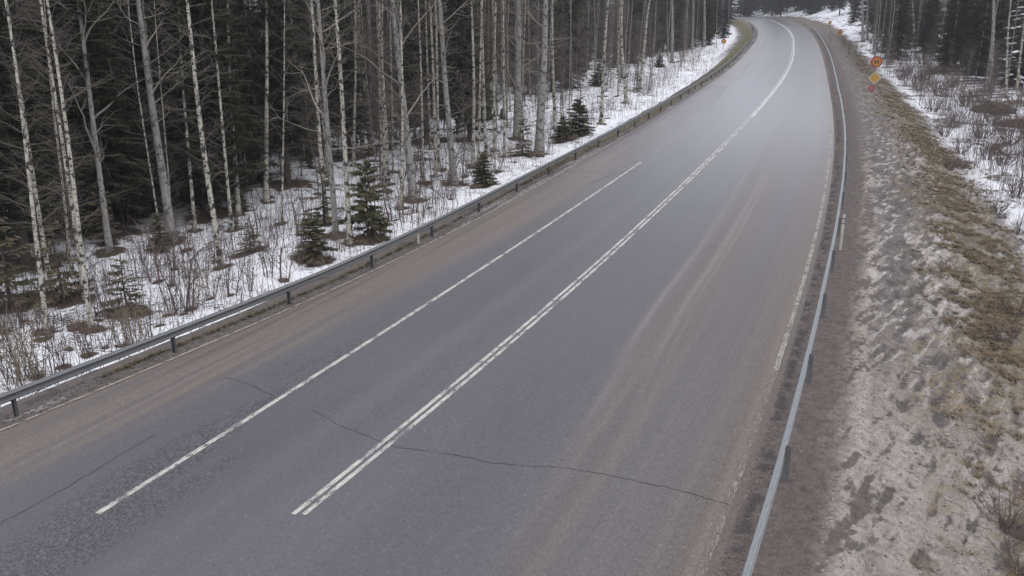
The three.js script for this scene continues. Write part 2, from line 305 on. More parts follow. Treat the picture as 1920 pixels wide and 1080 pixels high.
// ------------------------------------------------------------------ ground sheets in road coordinates
const S0 = 6, SL = Math.log(SMAX / S0), vOf = (s) => clamp(Math.log(Math.max(s, S0) / S0) / SL, 0, 1), sOf = (v) => S0 * Math.exp(v * SL);
const ss = []; for (let s = SMIN; s < SMAX - 0.5;) { ss.push(s); s += s < 4 ? 2.2 : s < 12 ? 0.3 : Math.max(0.13, s * 0.0052); } ss.push(SMAX - 0.01);
function sheet(cols, nOf, uOf, hOf) { // nOf(s, c) lateral place; uOf(c) texture
  const P = [], U = [], U1 = [], I = [], w = cols.length;
  for (const s of ss) { const c = centre(s), ct = Math.cos(c.t), st = Math.sin(c.t), v = vOf(s); for (const q of cols) { const n = nOf(s, q); P.push(c.x + n * ct, hOf(s, n, c), c.z + n * st); U.push(uOf(q, s, n), v); U1.push(n, s); } }
  for (let j = 0; j < ss.length - 1; j++) for (let i = 0; i < w - 1; i++) { const a = j * w + i; I.push(a, a + 1, a + w, a + 1, a + w + 1, a + w); }
  const g = new THREE.BufferGeometry(); g.setAttribute('position', new THREE.Float32BufferAttribute(P, 3)); g.setAttribute('uv', new THREE.Float32BufferAttribute(U, 2)); g.setAttribute('uv1', new THREE.Float32BufferAttribute(U1, 2));
  g.setIndex(I); g.computeVertexNormals(); return g;
}
const span = (a, b, n) => Array.from({ length: n + 1 }, (_, i) => lerp(a, b, i / n));
const leftEdge = (s) => smooth(s, N_LEDGE) - 0.2, rightEdge = (s) => smooth(s, N_REDGE) + 0.28;

// asphalt
const grain = tex(256, 256, (i, j, o) => { const v = 0.5 + (hsh(i * 3 + 5, j * 7 + 1) - 0.5) * 0.55 + (hsh((i >> 1) + 900, (j >> 1) + 77) - 0.5) * 0.5; o[0] = o[1] = o[2] = v; }, false, THREE.RepeatWrapping, THREE.RepeatWrapping);
grain.channel = 1; grain.repeat.set(1.3, 1.3);
const RN0 = -12, RW = 20.5;
const cracks = [];
{
  const seam = (pts, w) => { const q = pts.map(([u, v]) => foot(u, v)), P = [], I = []; let k = 0; for (let i = 1; i < q.length; i++) { const N = Math.ceil(Math.hypot(q[i].s - q[i - 1].s, q[i].n - q[i - 1].n) / 0.05); for (let t = i > 1 ? 1 : 0; t <= N; t++) { const f = t / N, jit = Math.sin(f * 3.14), s = lerp(q[i - 1].s, q[i].s, f) + (fbm(k * 0.23, i * 3 + w * 900, 3) - 0.5) * 0.09 * jit, n = lerp(q[i - 1].n, q[i].n, f) + (fbm(k * 0.2, 50 + i, 3) - 0.5) * 0.09 * jit, ww = w * (0.35 + 1.1 * noise(k * 0.3, 4)); const along1 = Math.abs(q[i].s - q[i - 1].s) > Math.abs(q[i].n - q[i - 1].n); for (const e of [-1, 1]) { const p = plane(s + (along1 ? 0 : e * ww / 2), n + (along1 ? e * ww / 2 : 0), 0.034); P.push(p.x, p.y, p.z); } if (k) I.push(2 * k - 2, 2 * k - 1, 2 * k, 2 * k - 1, 2 * k + 1, 2 * k); k++; } } const g = new THREE.BufferGeometry(); g.setAttribute('position', new THREE.Float32BufferAttribute(P, 3)); g.setIndex(I); g.computeVertexNormals(); structure('road_crack', g, crackMat); };
  const crackMat = new THREE.MeshStandardMaterial({ color: new THREE.Color(0.03, 0.029, 0.029), roughness: 0.9, side: THREE.DoubleSide });
  const line = (pts, w, k) => { const q = pts.map(([u, v]) => foot(u, v)); for (let i = 1; i < q.length; i++) { const N = Math.ceil(Math.hypot(q[i].s - q[i - 1].s, q[i].n - q[i - 1].n) / 0.02); for (let t = 0; t < N; t++) { const f = t / N; cracks.push([lerp(q[i - 1].s, q[i].s, f) + (fbm(t * 0.06 + i * 9, 3) - 0.5) * 0.06, lerp(q[i - 1].n, q[i].n, f) + (fbm(t * 0.05, i * 5) - 0.5) * 0.06, w, k]); } } };
  seam([[420, 711], [445, 715], [478, 728], [512, 744], [524, 750]], 0.014);
  seam([[585, 770], [602, 781], [632, 799], [672, 813], [700, 826], [735, 838], [780, 846], [850, 855], [920, 871], [985, 877], [1060, 880], [1130, 892], [1210, 909], [1290, 927], [1365, 949]], 0.012);
  seam([[0, 983], [60, 953], [128, 916], [210, 865], [290, 818]], 0.014);
  line([[1050, 322], [1200, 324], [1400, 325], [1552, 326]], 0.03, 0.72);
  line([[1060, 447], [1140, 455], [1250, 462], [1370, 466]], 0.025, 0.85);
  line([[1110, 345], [1150, 327], [1190, 322]], 0.09, 0.7); line([[1265, 214], [1290, 208], [1330, 205], [1360, 163]], 0.1, 0.7); line([[1330, 165], [1360, 162]], 0.2, 0.65);
  line([[1395, 130], [1412, 112]], 0.2, 0.6); line([[1428, 88], [1431, 84]], 0.35, 0.55);
}
const roadMap = (() => {
  const W = 1024, Hh = 2048, d = new Uint8Array(W * Hh * 4), L = new Float32Array(W * Hh * 3), rg = new Uint8Array(W * Hh * 4);
  for (let j = 0; j < Hh; j++) {
    const s = sOf((j + 0.5) / Hh), nl = smooth(s, N_LANE), ne = smooth(s, N_LEDGE), nr = smooth(s, N_REDGE), far = sstep(16, 62, s);
    for (let i = 0; i < W; i++) {
      const n = RN0 + (i + 0.5) / W * RW, k = j * W + i;
      let r = 0.105, g = 0.101, b = 0.109, rough = 0.6;
      const streak = fbm(n * 2.2, s * 0.035 + 5, 4), streak2 = fbm(n * 5 + 40, s * 0.06 + 5, 3), blot = fbm(n * 0.5 + 11, s * 0.16, 4);
      const tone = 0.78 + 0.44 * (0.5 * streak + 0.5 * blot) + 0.2 * (fbm(n * 1.3 + 60, s * 0.02, 2) - 0.5); r *= tone; g *= tone; b *= tone;
      // coarse worn aggregate in the wheel tracks near the camera
      const coarse = sstep(0.5, 0.68, fbm(n * 1.1 + 3, s * 0.22 + 9, 3)) * (1 - sstep(16, 26, s)) * (0.12 + Math.exp(-(((n - nl - 0.1) / 1.3) ** 2)));
      const gr = hsh(i + 11, j + 5) - 0.5; let mult = 1 + gr * (0.14 + 0.22 * (1 - sstep(14, 40, s)) + coarse * 0.9) - coarse * 0.12; if (s < 34 && hsh(i * 5 + 1, j * 3 + 7) > 0.993) mult *= 1.75;
      // dried mud and grit: outer lane, shoulders, crown of the nearer lane
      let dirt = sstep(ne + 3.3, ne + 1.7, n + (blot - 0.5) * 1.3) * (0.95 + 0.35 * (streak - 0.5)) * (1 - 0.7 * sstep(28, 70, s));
      dirt *= 0.6 + 0.6 * sstep(0.34, 0.56, streak2 * 0.6 + blot * 0.4);
      const nb = 3.9 - 1.15 * sstep(9, 26, s) - 0.8 * sstep(24, 62, s), wb = (fbm(s * 0.1 + 3, 4, 2) - 0.5) * 0.15, e = n - nb - wb;
      let dr = sstep(-0.55, 0.5, e) * (0.5 + 0.5 * (streak2 - 0.3)) * (1 - 0.8 * sstep(28, 62, s)) * (1 - 0.5 * Math.exp(-(((n - nr + 1.5) / 0.5) ** 2)));
      dr = Math.max(dr, sstep(nr - 1.0, nr - 0.15, n) * 0.95 * (1 - 0.6 * far));
      const dust = (Math.exp(-((e / 0.11) ** 2)) * 0.8 + Math.exp(-(((e - 0.75) / 0.1) ** 2)) * 0.7 + Math.exp(-(((e - 1.0) / 0.06) ** 2)) * 0.5) * sstep(14, 24, s) * (1 - sstep(46, 70, s)) * (0.35 + 1.2 * streak2);
      r += dust * 0.028; g += dust * 0.026; b += dust * 0.026;
      dirt = clamp(Math.max(dirt, dr), 0, 1);
      const dt = 0.8 + 0.42 * streak2 + 0.5 * dust; r = lerp(r, 0.165 * dt, dirt); g = lerp(g, 0.136 * dt, dirt); b = lerp(b, 0.117 * dt, dirt); rough = lerp(rough, 0.82, dirt);
      // dark wet ruts on the outer lane
      const rut = sstep(0.62, 0.72, streak2) * sstep(ne + 3.2, ne + 0.3, n) * 0.4 + 0.6 * Math.exp(-(((n - ne - 0.55) / 0.3) ** 2)) * sstep(0.42, 0.62, streak2) * (1 - 0.6 * far);
      mult *= 1 - clamp(rut, 0, 0.55) * 0.6;
      mult *= 1 - 0.6 * Math.exp(-(((n - ne + 0.1) / 0.035) ** 2)) * (1 - sstep(18, 27, s)) * sstep(0.35, 0.5, fbm(s * 0.8, 3, 2));
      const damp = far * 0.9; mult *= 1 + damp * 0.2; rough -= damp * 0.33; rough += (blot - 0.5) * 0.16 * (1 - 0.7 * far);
      L[k * 3] = r * mult; L[k * 3 + 1] = g * mult; L[k * 3 + 2] = b * mult; rg[k * 4] = rg[k * 4 + 2] = 255; rg[k * 4 + 1] = clamp(rough, 0.2, 1) * 255; rg[k * 4 + 3] = 255;
    }
  }
  for (const [s, n, w, kk] of cracks) { const x = (n - RN0) / RW * W, y = vOf(s) * Hh, rx = Math.max(0.45, w / RW * W), ry = Math.max(0.45, w / s / SL * Hh); for (let j = Math.floor(y - ry); j <= y + ry; j++) for (let i = Math.floor(x - rx); i <= x + rx; i++) { if (i < 0 || j < 0 || i >= W || j >= Hh) continue; const k = (j * W + i) * 3, m = L[k] > 0 ? kk : 1; if (!rg[(j * W + i) * 4]) continue; rg[(j * W + i) * 4] = 0; L[k] *= m; L[k + 1] *= m; L[k + 2] *= m; } }
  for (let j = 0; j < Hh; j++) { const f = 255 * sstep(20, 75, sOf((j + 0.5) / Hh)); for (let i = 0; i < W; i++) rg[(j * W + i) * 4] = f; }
  for (let k = 0; k < W * Hh; k++) { for (let c = 0; c < 3; c++) d[k * 4 + c] = s8(L[k * 3 + c]); d[k * 4 + 3] = 255; }
  const mk = (a, srgb) => { const t = new THREE.DataTexture(a, W, Hh, THREE.RGBAFormat); if (srgb) t.colorSpace = THREE.SRGBColorSpace; t.magFilter = THREE.LinearFilter; t.minFilter = THREE.LinearMipmapLinearFilter; t.needsUpdate = true; return t; };
  return [mk(d, true), mk(rg, false)];
})();
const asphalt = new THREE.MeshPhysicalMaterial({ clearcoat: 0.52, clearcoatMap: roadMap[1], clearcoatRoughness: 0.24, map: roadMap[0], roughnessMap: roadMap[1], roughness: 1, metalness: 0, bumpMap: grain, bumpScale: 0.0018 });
{
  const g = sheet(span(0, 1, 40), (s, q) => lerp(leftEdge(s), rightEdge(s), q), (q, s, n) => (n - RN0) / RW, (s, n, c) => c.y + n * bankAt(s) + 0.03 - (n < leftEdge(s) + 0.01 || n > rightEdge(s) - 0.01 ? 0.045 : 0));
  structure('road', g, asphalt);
}
// verge beyond the nearer rail: grit, old plough snow, dry grass
function vergeColour(s, m, o) {
  const cl = clump(s, m), fine = fbm(s * 9, m * 9, 3), sp = hsh(Math.floor(s * 55), Math.floor(m * 55)), big = fbm(s * 0.18 + 4, m * 0.35 + 8, 3), a = s * 0.55 + m * 0.55, b = m - s * 0.28, st = fbm(a * 2 + 8, b * 9, 4);
  // brown shoulder
  let r = 0.12, g = 0.097, bl = 0.086; const micro = fbm(s * 26, m * 26, 2), f = 0.5 + 0.62 * fine + 0.4 * micro + (sp - 0.5) * 0.35;
  const sh = 1 + 0.3 * sstep(-0.1, -0.5, m); r *= f * sh; g *= f * sh; bl *= f * sh;
  const peb = Math.exp(-(((m + 0.33 - (fbm(s * 0.5, 7, 2) - 0.5) * 0.25) / 0.13) ** 2)) * sstep(0.42, 0.6, fbm(s * 5, m * 5, 2)); r = lerp(r, 0.07, peb); g = lerp(g, 0.058, peb); bl = lerp(bl, 0.053, peb);
  // rough grit
  const grit = sstep(0.55, 1.5, m + (cl - 0.5) * 1.2); r = lerp(r, 0.135 * f, grit); g = lerp(g, 0.117 * f, grit); bl = lerp(bl, 0.107 * f, grit);
  // dirty ice and snow
  const near = 1 - sstep(18, 30, s), zone = Math.max(sstep(0.6, 1.5, m + (fbm(s * 1.1, m * 2 + 3, 4) - 0.5) * 1.3) * near * 0.95, sstep(2.1, 3.2, m + (big - 0.5) * 1.6) * (1 - 0.7 * sstep(45, 75, s)), 1.2 * Math.exp(-(((m - 1.05 - (big - 0.5) * 0.5) / 0.28) ** 2)) * (1 - sstep(40, 60, s)));
  const ice = zone * sstep(0.46 - 0.05 * near, 0.53 - 0.05 * near, 0.45 * cl + 0.35 * st + 0.2 * fine), thin = sstep(0.55, 0.66, st) * sstep(0.8, 1.5, m) * 0.7;
  const wht = thin * sstep(0.62, 0.7, st) * sstep(15, 24, s) * (1 - sstep(50, 75, s)) * 0.22; const ic = Math.max(ice, thin), clean = sstep(5.4, 7.2, m + (big - 0.5) * 2), t = 0.92 + 0.7 * (fine - 0.5) + 0.5 * (micro - 0.5) + (sp - 0.5) * 0.2;
  r = lerp(r, lerp(0.285 + 0.2 * (big - 0.45), 0.8, clean) * t, ic); g = lerp(g, lerp(0.247 + 0.2 * (big - 0.45), 0.8, clean) * t, ic); bl = lerp(bl, lerp(0.212 + 0.2 * (big - 0.45), 0.82, clean) * t, ic);
  r += wht; g += wht; bl += wht;
  // dark wet hollows between lumps
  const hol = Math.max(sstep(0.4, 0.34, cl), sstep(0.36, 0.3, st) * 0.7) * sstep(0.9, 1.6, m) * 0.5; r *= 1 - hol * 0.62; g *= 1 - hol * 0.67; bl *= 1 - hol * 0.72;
  // dry grass belt and patches
  const belt = Math.exp(-(((m - 4.6 - (big - 0.5) * 1.4) / 0.75) ** 2)) * sstep(19, 27, s), patch = sstep(0.5, 0.62, fbm(a * 0.9 + 31, b * 2 + 5, 4) * 0.6 + fine * 0.4) * sstep(1.6, 2.6, m) * 0.75, gs = clamp(Math.max(belt * 1.15, patch) * sstep(0.36, 0.6, 0.5 * fine + 0.5 * micro), 0, 1), gn = fbm(s * 0.6 + 77, m + 3, 2);
  r = lerp(r, lerp(0.2, 0.1, gn) * f, gs); g = lerp(g, lerp(0.145, 0.1, gn) * f, gs); bl = lerp(bl, lerp(0.085, 0.05, gn) * f, gs);
  // clean snow below the slope
  const snow = clean * sstep(0.36, 0.46, fbm(s * 0.8, m * 0.8 + 9, 4)); r = lerp(r, 0.8, snow); g = lerp(g, 0.8, snow); bl = lerp(bl, 0.82, snow);
  o[0] = r; o[1] = g; o[2] = bl;
}
const M0 = -1.6, M1 = 9;
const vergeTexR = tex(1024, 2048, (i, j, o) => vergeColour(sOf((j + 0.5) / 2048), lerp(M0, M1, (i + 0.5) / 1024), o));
const rough = (map, o = {}) => new THREE.MeshStandardMaterial({ map, roughness: 0.95, ...o });
const relief = tex(512, 512, (i, j, o) => { const w = (x) => { const t = x / 512; return t; }, u = w(i) * 14, v = w(j) * 14, bl = (f) => { const a = sstep(0.8, 1, i / 512), b = sstep(0.8, 1, j / 512); return lerp(lerp(f(u, v), f(u - 14, v), a), lerp(f(u, v - 14), f(u - 14, v - 14), a), b); }; o[0] = o[1] = o[2] = bl((x, y) => fbm(x + 40, y + 40, 5)); }, false, THREE.RepeatWrapping, THREE.RepeatWrapping);
relief.channel = 1; relief.repeat.set(0.55, 0.45);
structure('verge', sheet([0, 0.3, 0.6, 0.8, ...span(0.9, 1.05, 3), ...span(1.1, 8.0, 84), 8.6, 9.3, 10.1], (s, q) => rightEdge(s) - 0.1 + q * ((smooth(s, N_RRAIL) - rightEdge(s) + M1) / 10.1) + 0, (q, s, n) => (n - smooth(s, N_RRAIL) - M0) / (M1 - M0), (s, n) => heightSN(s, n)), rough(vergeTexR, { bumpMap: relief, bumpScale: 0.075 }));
// swamp and slopes farther out on that side
function farColour(s, m, o) {
  const a = fbm(s * 0.16, m * 0.16 + 40, 4), b = fbm(s * 0.9, m * 0.9, 4), open = 1 - 0.62 * sstep(10, 22, m) * (1 - sstep(100, 150, s)) * sstep(20, 50, s) - 0.5 * sstep(16, 30, m);
  const snow = sstep(0.455, 0.57, a * 0.45 + b * 0.55 + (open - 0.7) * 0.35), t = 0.85 + 0.3 * hsh(s * 20 | 0, m * 20 | 0);
  o[0] = lerp(0.085 * t, 0.8, snow); o[1] = lerp(0.066 * t, 0.8, snow); o[2] = lerp(0.055 * t, 0.82, snow);
}
const FR = (q) => M1 - 0.15 + 150 * q * q;
structure('snow_ground', sheet(span(0, 1, 70), (s, q) => smooth(s, N_RRAIL) + FR(q), (q) => q, (s, n) => heightSN(s, n) - 0.006), rough(tex(768, 1024, (i, j, o) => farColour(sOf((j + 0.5) / 1024), FR((i + 0.5) / 768), o))));
// verge under the forest-side rail
function vergeColourL(s, l, o) {
  const fine = fbm(s * 9, l * 9, 3), sp = hsh(Math.floor(s * 60), Math.floor(l * 60)), st = fbm(l * 3 + 5, s * 0.35, 4), f = 0.72 + 0.5 * fine + (sp - 0.5) * 0.4;
  let r = 0.125 * f, g = 0.105 * f, b = 0.096 * f;
  const pale = sstep(0.56, 0.68, st) * sstep(-1.1, -0.5, l) * (1 - sstep(0, 0.4, l)) * 0.55; r = lerp(r, 0.36, pale); g = lerp(g, 0.335, pale); b = lerp(b, 0.32, pale);
  const dk = sstep(0.55, 0.7, fbm(s * 2 + 9, l * 2, 3)) * sstep(-0.3, 0.1, l) * 0.6; r = lerp(r, 0.05, dk); g = lerp(g, 0.04, dk); b = lerp(b, 0.034, dk);
  const green = sstep(38, 60, s) * sstep(0.1, 0.5, l) * (1 - sstep(1.0, 1.7, l - 1.5 * sstep(100, 140, s))); r = lerp(r, 0.15 * f, green); g = lerp(g, 0.13 * f, green); b = lerp(b, 0.065 * f, green);
  const snow = sstep(1.8, 2.35, l + (fbm(s * 1.2, l, 3) - 0.5) * 0.8 - sstep(38, 60, s) * 0.7 - 1.6 * sstep(100, 150, s)); r = lerp(r, 0.87, snow); g = lerp(g, 0.87, snow); b = lerp(b, 0.89, snow);
  o[0] = r; o[1] = g; o[2] = b;
}
const VL0 = -2.2, VL1 = 2.6;
structure('verge', sheet(span(0, 1, 40), (s, q) => lerp(leftEdge(s) + 0.1, smooth(s, N_LRAIL) - VL1, q), (q, s, n) => (smooth(s, N_LRAIL) - n - VL0) / (VL1 - VL0), (s, n) => heightSN(s, n)), rough(tex(512, 2048, (i, j, o) => vergeColourL(sOf((j + 0.5) / 2048), lerp(VL0, VL1, (i + 0.5) / 512), o))));
// forest floor
const FL = (q) => VL1 - 0.1 + 108 * q * q, litter = new Float32Array(1024 * 2048);
for (const t of stands) {
  const L0 = smooth(t.s, N_LRAIL) - t.n; if (L0 < 0) continue;
  const R2 = t.r * 1.6, ja = Math.floor(vOf(t.s - R2) * 2048), jb = Math.ceil(vOf(t.s + R2) * 2048);
  const qa = Math.floor(Math.sqrt(Math.max(0, L0 - R2 - VL1 + 0.1) / 108) * 1024), qb = Math.ceil(Math.sqrt(Math.max(0, L0 + R2 - VL1 + 0.1) / 108) * 1024);
  for (let j = Math.max(0, ja); j <= Math.min(2047, jb); j++) for (let i = Math.max(0, qa); i <= Math.min(1023, qb); i++) {
    const s = sOf((j + 0.5) / 2048), l = FL((i + 0.5) / 1024), d = Math.hypot(s - t.s, l - L0) / t.r + (fbm(s * 3, l * 3 + 7, 2) - 0.5) * 0.9;
    litter[j * 1024 + i] = Math.max(litter[j * 1024 + i], sstep(1.15, 0.75, d));
  }
}
const floorTex = tex(1024, 2048, (i, j, o) => {
  const s = sOf((j + 0.5) / 2048), l = FL((i + 0.5) / 1024), b = fbm(s * 1.4, l * 1.4, 4), sp = hsh(Math.floor(s * 30), Math.floor(l * 30)), w = fbm(s * 0.12 + 3, l * 0.12, 3);
  let t = 0.88 + (fbm(s * 6, l * 6, 2) - 0.5) * 0.08; let r = t, g = t, bb = t * 1.02;
  const tw = sp > 0.975 ? 0.5 : 0; r = lerp(r, 0.25, tw); g = lerp(g, 0.21, tw); bb = lerp(bb, 0.18, tw);
  const bare = Math.max(litter[j * 1024 + i], sstep(4.6, 3.2, l + (b - 0.5) * 3) * sstep(120, 170, s) * 0.9, sstep(0.44, 0.36, b * 0.5 + w * 0.5 + 0.08 * (1 - sstep(16, 34, l))) * sstep(6, 16, l), 0.75 * sstep(26, 50, l));
  const q = 0.6 + 0.8 * sp; r = lerp(r, 0.085 * q, bare); g = lerp(g, 0.062 * q, bare); bb = lerp(bb, 0.042 * q, bare);
  o[0] = r; o[1] = g; o[2] = bb;
});
structure('snow_ground', sheet(span(0, 1, 110), (s, q) => smooth(s, N_LRAIL) - FL(q), (q) => q, (s, n) => heightSN(s, n) - 0.005), rough(floorTex));
{ const g = new THREE.CircleGeometry(3000, 48); g.rotateX(-Math.PI / 2); const m = structure('terrain', g, new THREE.MeshStandardMaterial({ color: new THREE.Color(0.12, 0.12, 0.11), roughness: 1 })); m.position.y = -7; }

// ------------------------------------------------------------------ painted lines
const wear = (lo, hi, sd) => tex(64, 1024, (i, j, o) => { const a = fbm(i * 0.14 + sd, j * 0.09, 4) * 0.7 + hsh(i + sd, j) * 0.3 + 0.12 * Math.min(1, Math.min(i, 63 - i) / 10) - 0.06; const cut = sstep(0.6, 0.85, noise(j * 0.04 + sd, sd * 3.1) * 0.55 + fbm(i * 0.12 + sd, j * 0.1, 3) * 0.6) * 0.85; o[0] = o[1] = o[2] = sstep(lo, hi, a) * (1 - cut) * (0.7 + 0.4 * noise(i * 0.12 + 4, j * 0.012 + sd)); }, false, THREE.ClampToEdgeWrapping, THREE.RepeatWrapping);
const paint = (rgb, alphaMap) => new THREE.MeshStandardMaterial({ color: new THREE.Color(...rgb), roughness: 0.65, alphaMap, transparent: true });
function stripe(label, nOf, w, s0, s1, mat) {
  const P = [], U = [], I = []; let k = 0;
  for (let s = s0; ; s = Math.min(s1, s + Math.max(0.5, s * 0.01))) { const n = nOf(s); for (const e of [-0.5, 0.5]) { const p = plane(s, n + e * w, 0.036); P.push(p.x, p.y, p.z); U.push(e + 0.5, s / 8); } if (k) I.push(k - 2, k - 1, k, k - 1, k + 1, k); k += 2; if (s >= s1) break; }
  const g = new THREE.BufferGeometry(); g.setAttribute('position', new THREE.Float32BufferAttribute(P, 3)); g.setAttribute('uv', new THREE.Float32BufferAttribute(U, 2)); g.setIndex(I); g.computeVertexNormals();
  const m = structure('road_marking', g, mat); m.userData.label = label; return m;
}
const laneN = (s) => smooth(s, N_LANE), dblS = foot(561, 970).s, laneS = foot(190, 968).s;
const white = [0.6, 0.59, 0.52];
stripe('worn white lane line', laneN, 0.135, laneS, foot(1200, 305).s, paint(white, wear(0.3, 0.52, 3)));
stripe('fainter dash of the lane line', laneN, 0.12, foot(1230, 287).s, foot(1302, 235).s, paint([0.42, 0.41, 0.38], wear(0.35, 0.55, 9)));
stripe('double centre line, forest side stripe', () => -0.09, 0.105, dblS, 62, paint(white, wear(0.28, 0.48, 17)));
stripe('double centre line, nearer stripe', () => 0.085, 0.1, dblS + 0.05, 62, paint(white, wear(0.26, 0.46, 29)));
stripe('double centre line, forest side stripe far on', (s) => -0.09 - 0.06 * sstep(62, 130, s), 0.16, 62, 268, paint([0.6, 0.6, 0.58], wear(0.28, 0.46, 41)));
stripe('double centre line, nearer stripe far on', (s) => 0.085 + 0.06 * sstep(62, 130, s), 0.18, 62, 268, paint([0.72, 0.72, 0.7], wear(0.14, 0.32, 53)));
stripe('worn edge line by the forest', (s) => smooth(s, N_LEDGE), 0.1, 13, 240, paint([0.42, 0.37, 0.3], wear(0.3, 0.48, 61)));
stripe('patchy tan edge line by the nearer rail', (s) => smooth(s, N_REDGE), 0.12, 8, 20.5, paint([0.33, 0.29, 0.24], wear(0.55, 0.64, 71)));
stripe('pale edge line by the nearer rail', (s) => smooth(s, N_REDGE), 0.12, 20.5, 235, paint([0.42, 0.39, 0.33], wear(0.42, 0.54, 83)));
// ------------------------------------------------------------------ guardrails
const galv = tex(128, 128, (i, j, o) => { const v = 0.19 * (0.7 + 0.4 * fbm(i * 0.06, j * 0.09, 4)); o[0] = v; o[1] = v * 1.03; o[2] = v * 1.02; }, true, THREE.RepeatWrapping, THREE.RepeatWrapping);
const galvPale = tex(128, 128, (i, j, o) => { const v = 0.31 * (0.75 + 0.5 * fbm(i * 0.06 + 9, j * 0.09, 4)); o[0] = v * 0.96; o[1] = v * 1.03; o[2] = v * 1.03; }, true, THREE.RepeatWrapping, THREE.RepeatWrapping);
const steel = new THREE.MeshStandardMaterial({ map: galv, roughness: 0.65, metalness: 0.3 });
const steelDark = new THREE.MeshStandardMaterial({ color: new THREE.Color(0.11, 0.115, 0.115), roughness: 0.6, metalness: 0.4 });
const steelPale = new THREE.MeshStandardMaterial({ map: galvPale, roughness: 0.5, metalness: 0.4 });
const half = [ // corrugated section, a little worn down in size
  [0.0, 0.155], [0.014, 0.15], [0.024, 0.134], [0.07, 0.106], [0.081, 0.092], [0.081, 0.078], [0.07, 0.064], [0.014, 0.028], [0.004, 0.014], [0.0, 0.0]];
half.forEach((q) => { q[0] *= 0.95; q[1] *= 0.76; });
const profile = [...half, ...half.slice(0, -1).reverse().map(([d, y]) => [d, -y])];
function beamGeo(nOf, sA, sB, side, up) { // side = +1: faces +n
  const P = [], U = [], I = [], w = profile.length, N = 4;
  for (let k = 0; k <= N; k++) { const s = lerp(sA, sB, k / N), c = centre(s); for (const t of [0, 1]) profile.forEach(([d, y], q) => { const n = nOf(s) + side * (d - t * 0.004); const p = plane(s, n, up + y); P.push(p.x, c.y + nOf(s) * bankAt(s) + up + y, p.z); U.push(s, q * 0.12); }); }
  const S = 2 * w;
  for (let k = 0; k < N; k++) for (const t of [0, 1]) for (let q = 0; q < w - 1; q++) { const a = k * S + t * w + q; if (t === 0) I.push(a, a + 1, a + S, a + 1, a + S + 1, a + S); else I.push(a, a + S, a + 1, a + 1, a + S, a + S + 1); }
  for (let k = 0; k < N; k++) for (const q of [0, w - 1]) { const a = k * S + q, b = a + w; I.push(a, a + S, b, b, a + S, b + S); }
  const g = new THREE.BufferGeometry(); g.setAttribute('position', new THREE.Float32BufferAttribute(P, 3)); g.setAttribute('uv', new THREE.Float32BufferAttribute(U, 2)); g.setIndex(I); const f = g.toNonIndexed(); f.computeVertexNormals(); return f;
}
const postGeo = (() => { const sh = new THREE.Shape(); [[-0.05, -0.03], [0.05, -0.03], [0.05, 0.03], [0.038, 0.03], [0.038, -0.022], [-0.038, -0.022], [-0.038, 0.03], [-0.05, 0.03]].forEach(([x, y], i) => i ? sh.lineTo(x, y) : sh.moveTo(x, y)); const g = new THREE.ExtrudeGeometry(sh, { depth: 1.2, bevelEnabled: false }); g.rotateX(-Math.PI / 2); g.translate(0, -0.57, 0); return g; })();
const boltGeo = new THREE.CylinderGeometry(0.014, 0.016, 0.012, 6).rotateX(Math.PI / 2);
const postPix = [];
function guardrail(label, Y, side, sFirst, sBack, sEnd, mat, postMat) {
  const t = thing('guardrail', label, 'guardrail', null), nOf = (s) => smooth(s, Y);
  let s = sFirst, prev = null; const stops = [sFirst]; const step = (q, d) => { let r = q; for (let i = 0; i < 20; i++) r += d / 20 / (1 - nOf(r) * interp(r, CURV)); return r; }; // 4 m along the rail itself
  while (s < sEnd) { s = step(s, 4); stops.push(s); } s = sFirst; while (s > sBack) { s = step(s, -4); stops.unshift(s); }
  stops.forEach((q, k) => {
    const c = centre(q), n = nOf(q), p = plane(q, n - side * 0.035);
    const m = part('post', postGeo, postMat, t); m.position.copy(p); m.rotation.y = -c.t + (side > 0 ? Math.PI : 0);
    if (q < 70) { const b = part('bolt', boltGeo, postMat, m); b.position.set(0, 0.535, -0.048); }
    if (k < stops.length - 1) part('beam', beamGeo((v) => nOf(v) + side * (k % 2 ? 0.004 : 0), q - 0.16, stops[k + 1] + 0.16, side, 0.535), mat, t);
    if (side > 0 && q >= sFirst - 0.1) postPix.push(toPix(p)[0]);
  });
  return t;
}
guardrail('grey double corrugated steel guardrail along the forest edge of the road', N_LRAIL, 1, 13.79, -14, 236, steel, steelDark);
guardrail('pale steel guardrail with stout posts between the road and the gritty verge', N_RRAIL, -1, 16.28, -10, 222, steelPale, steel);

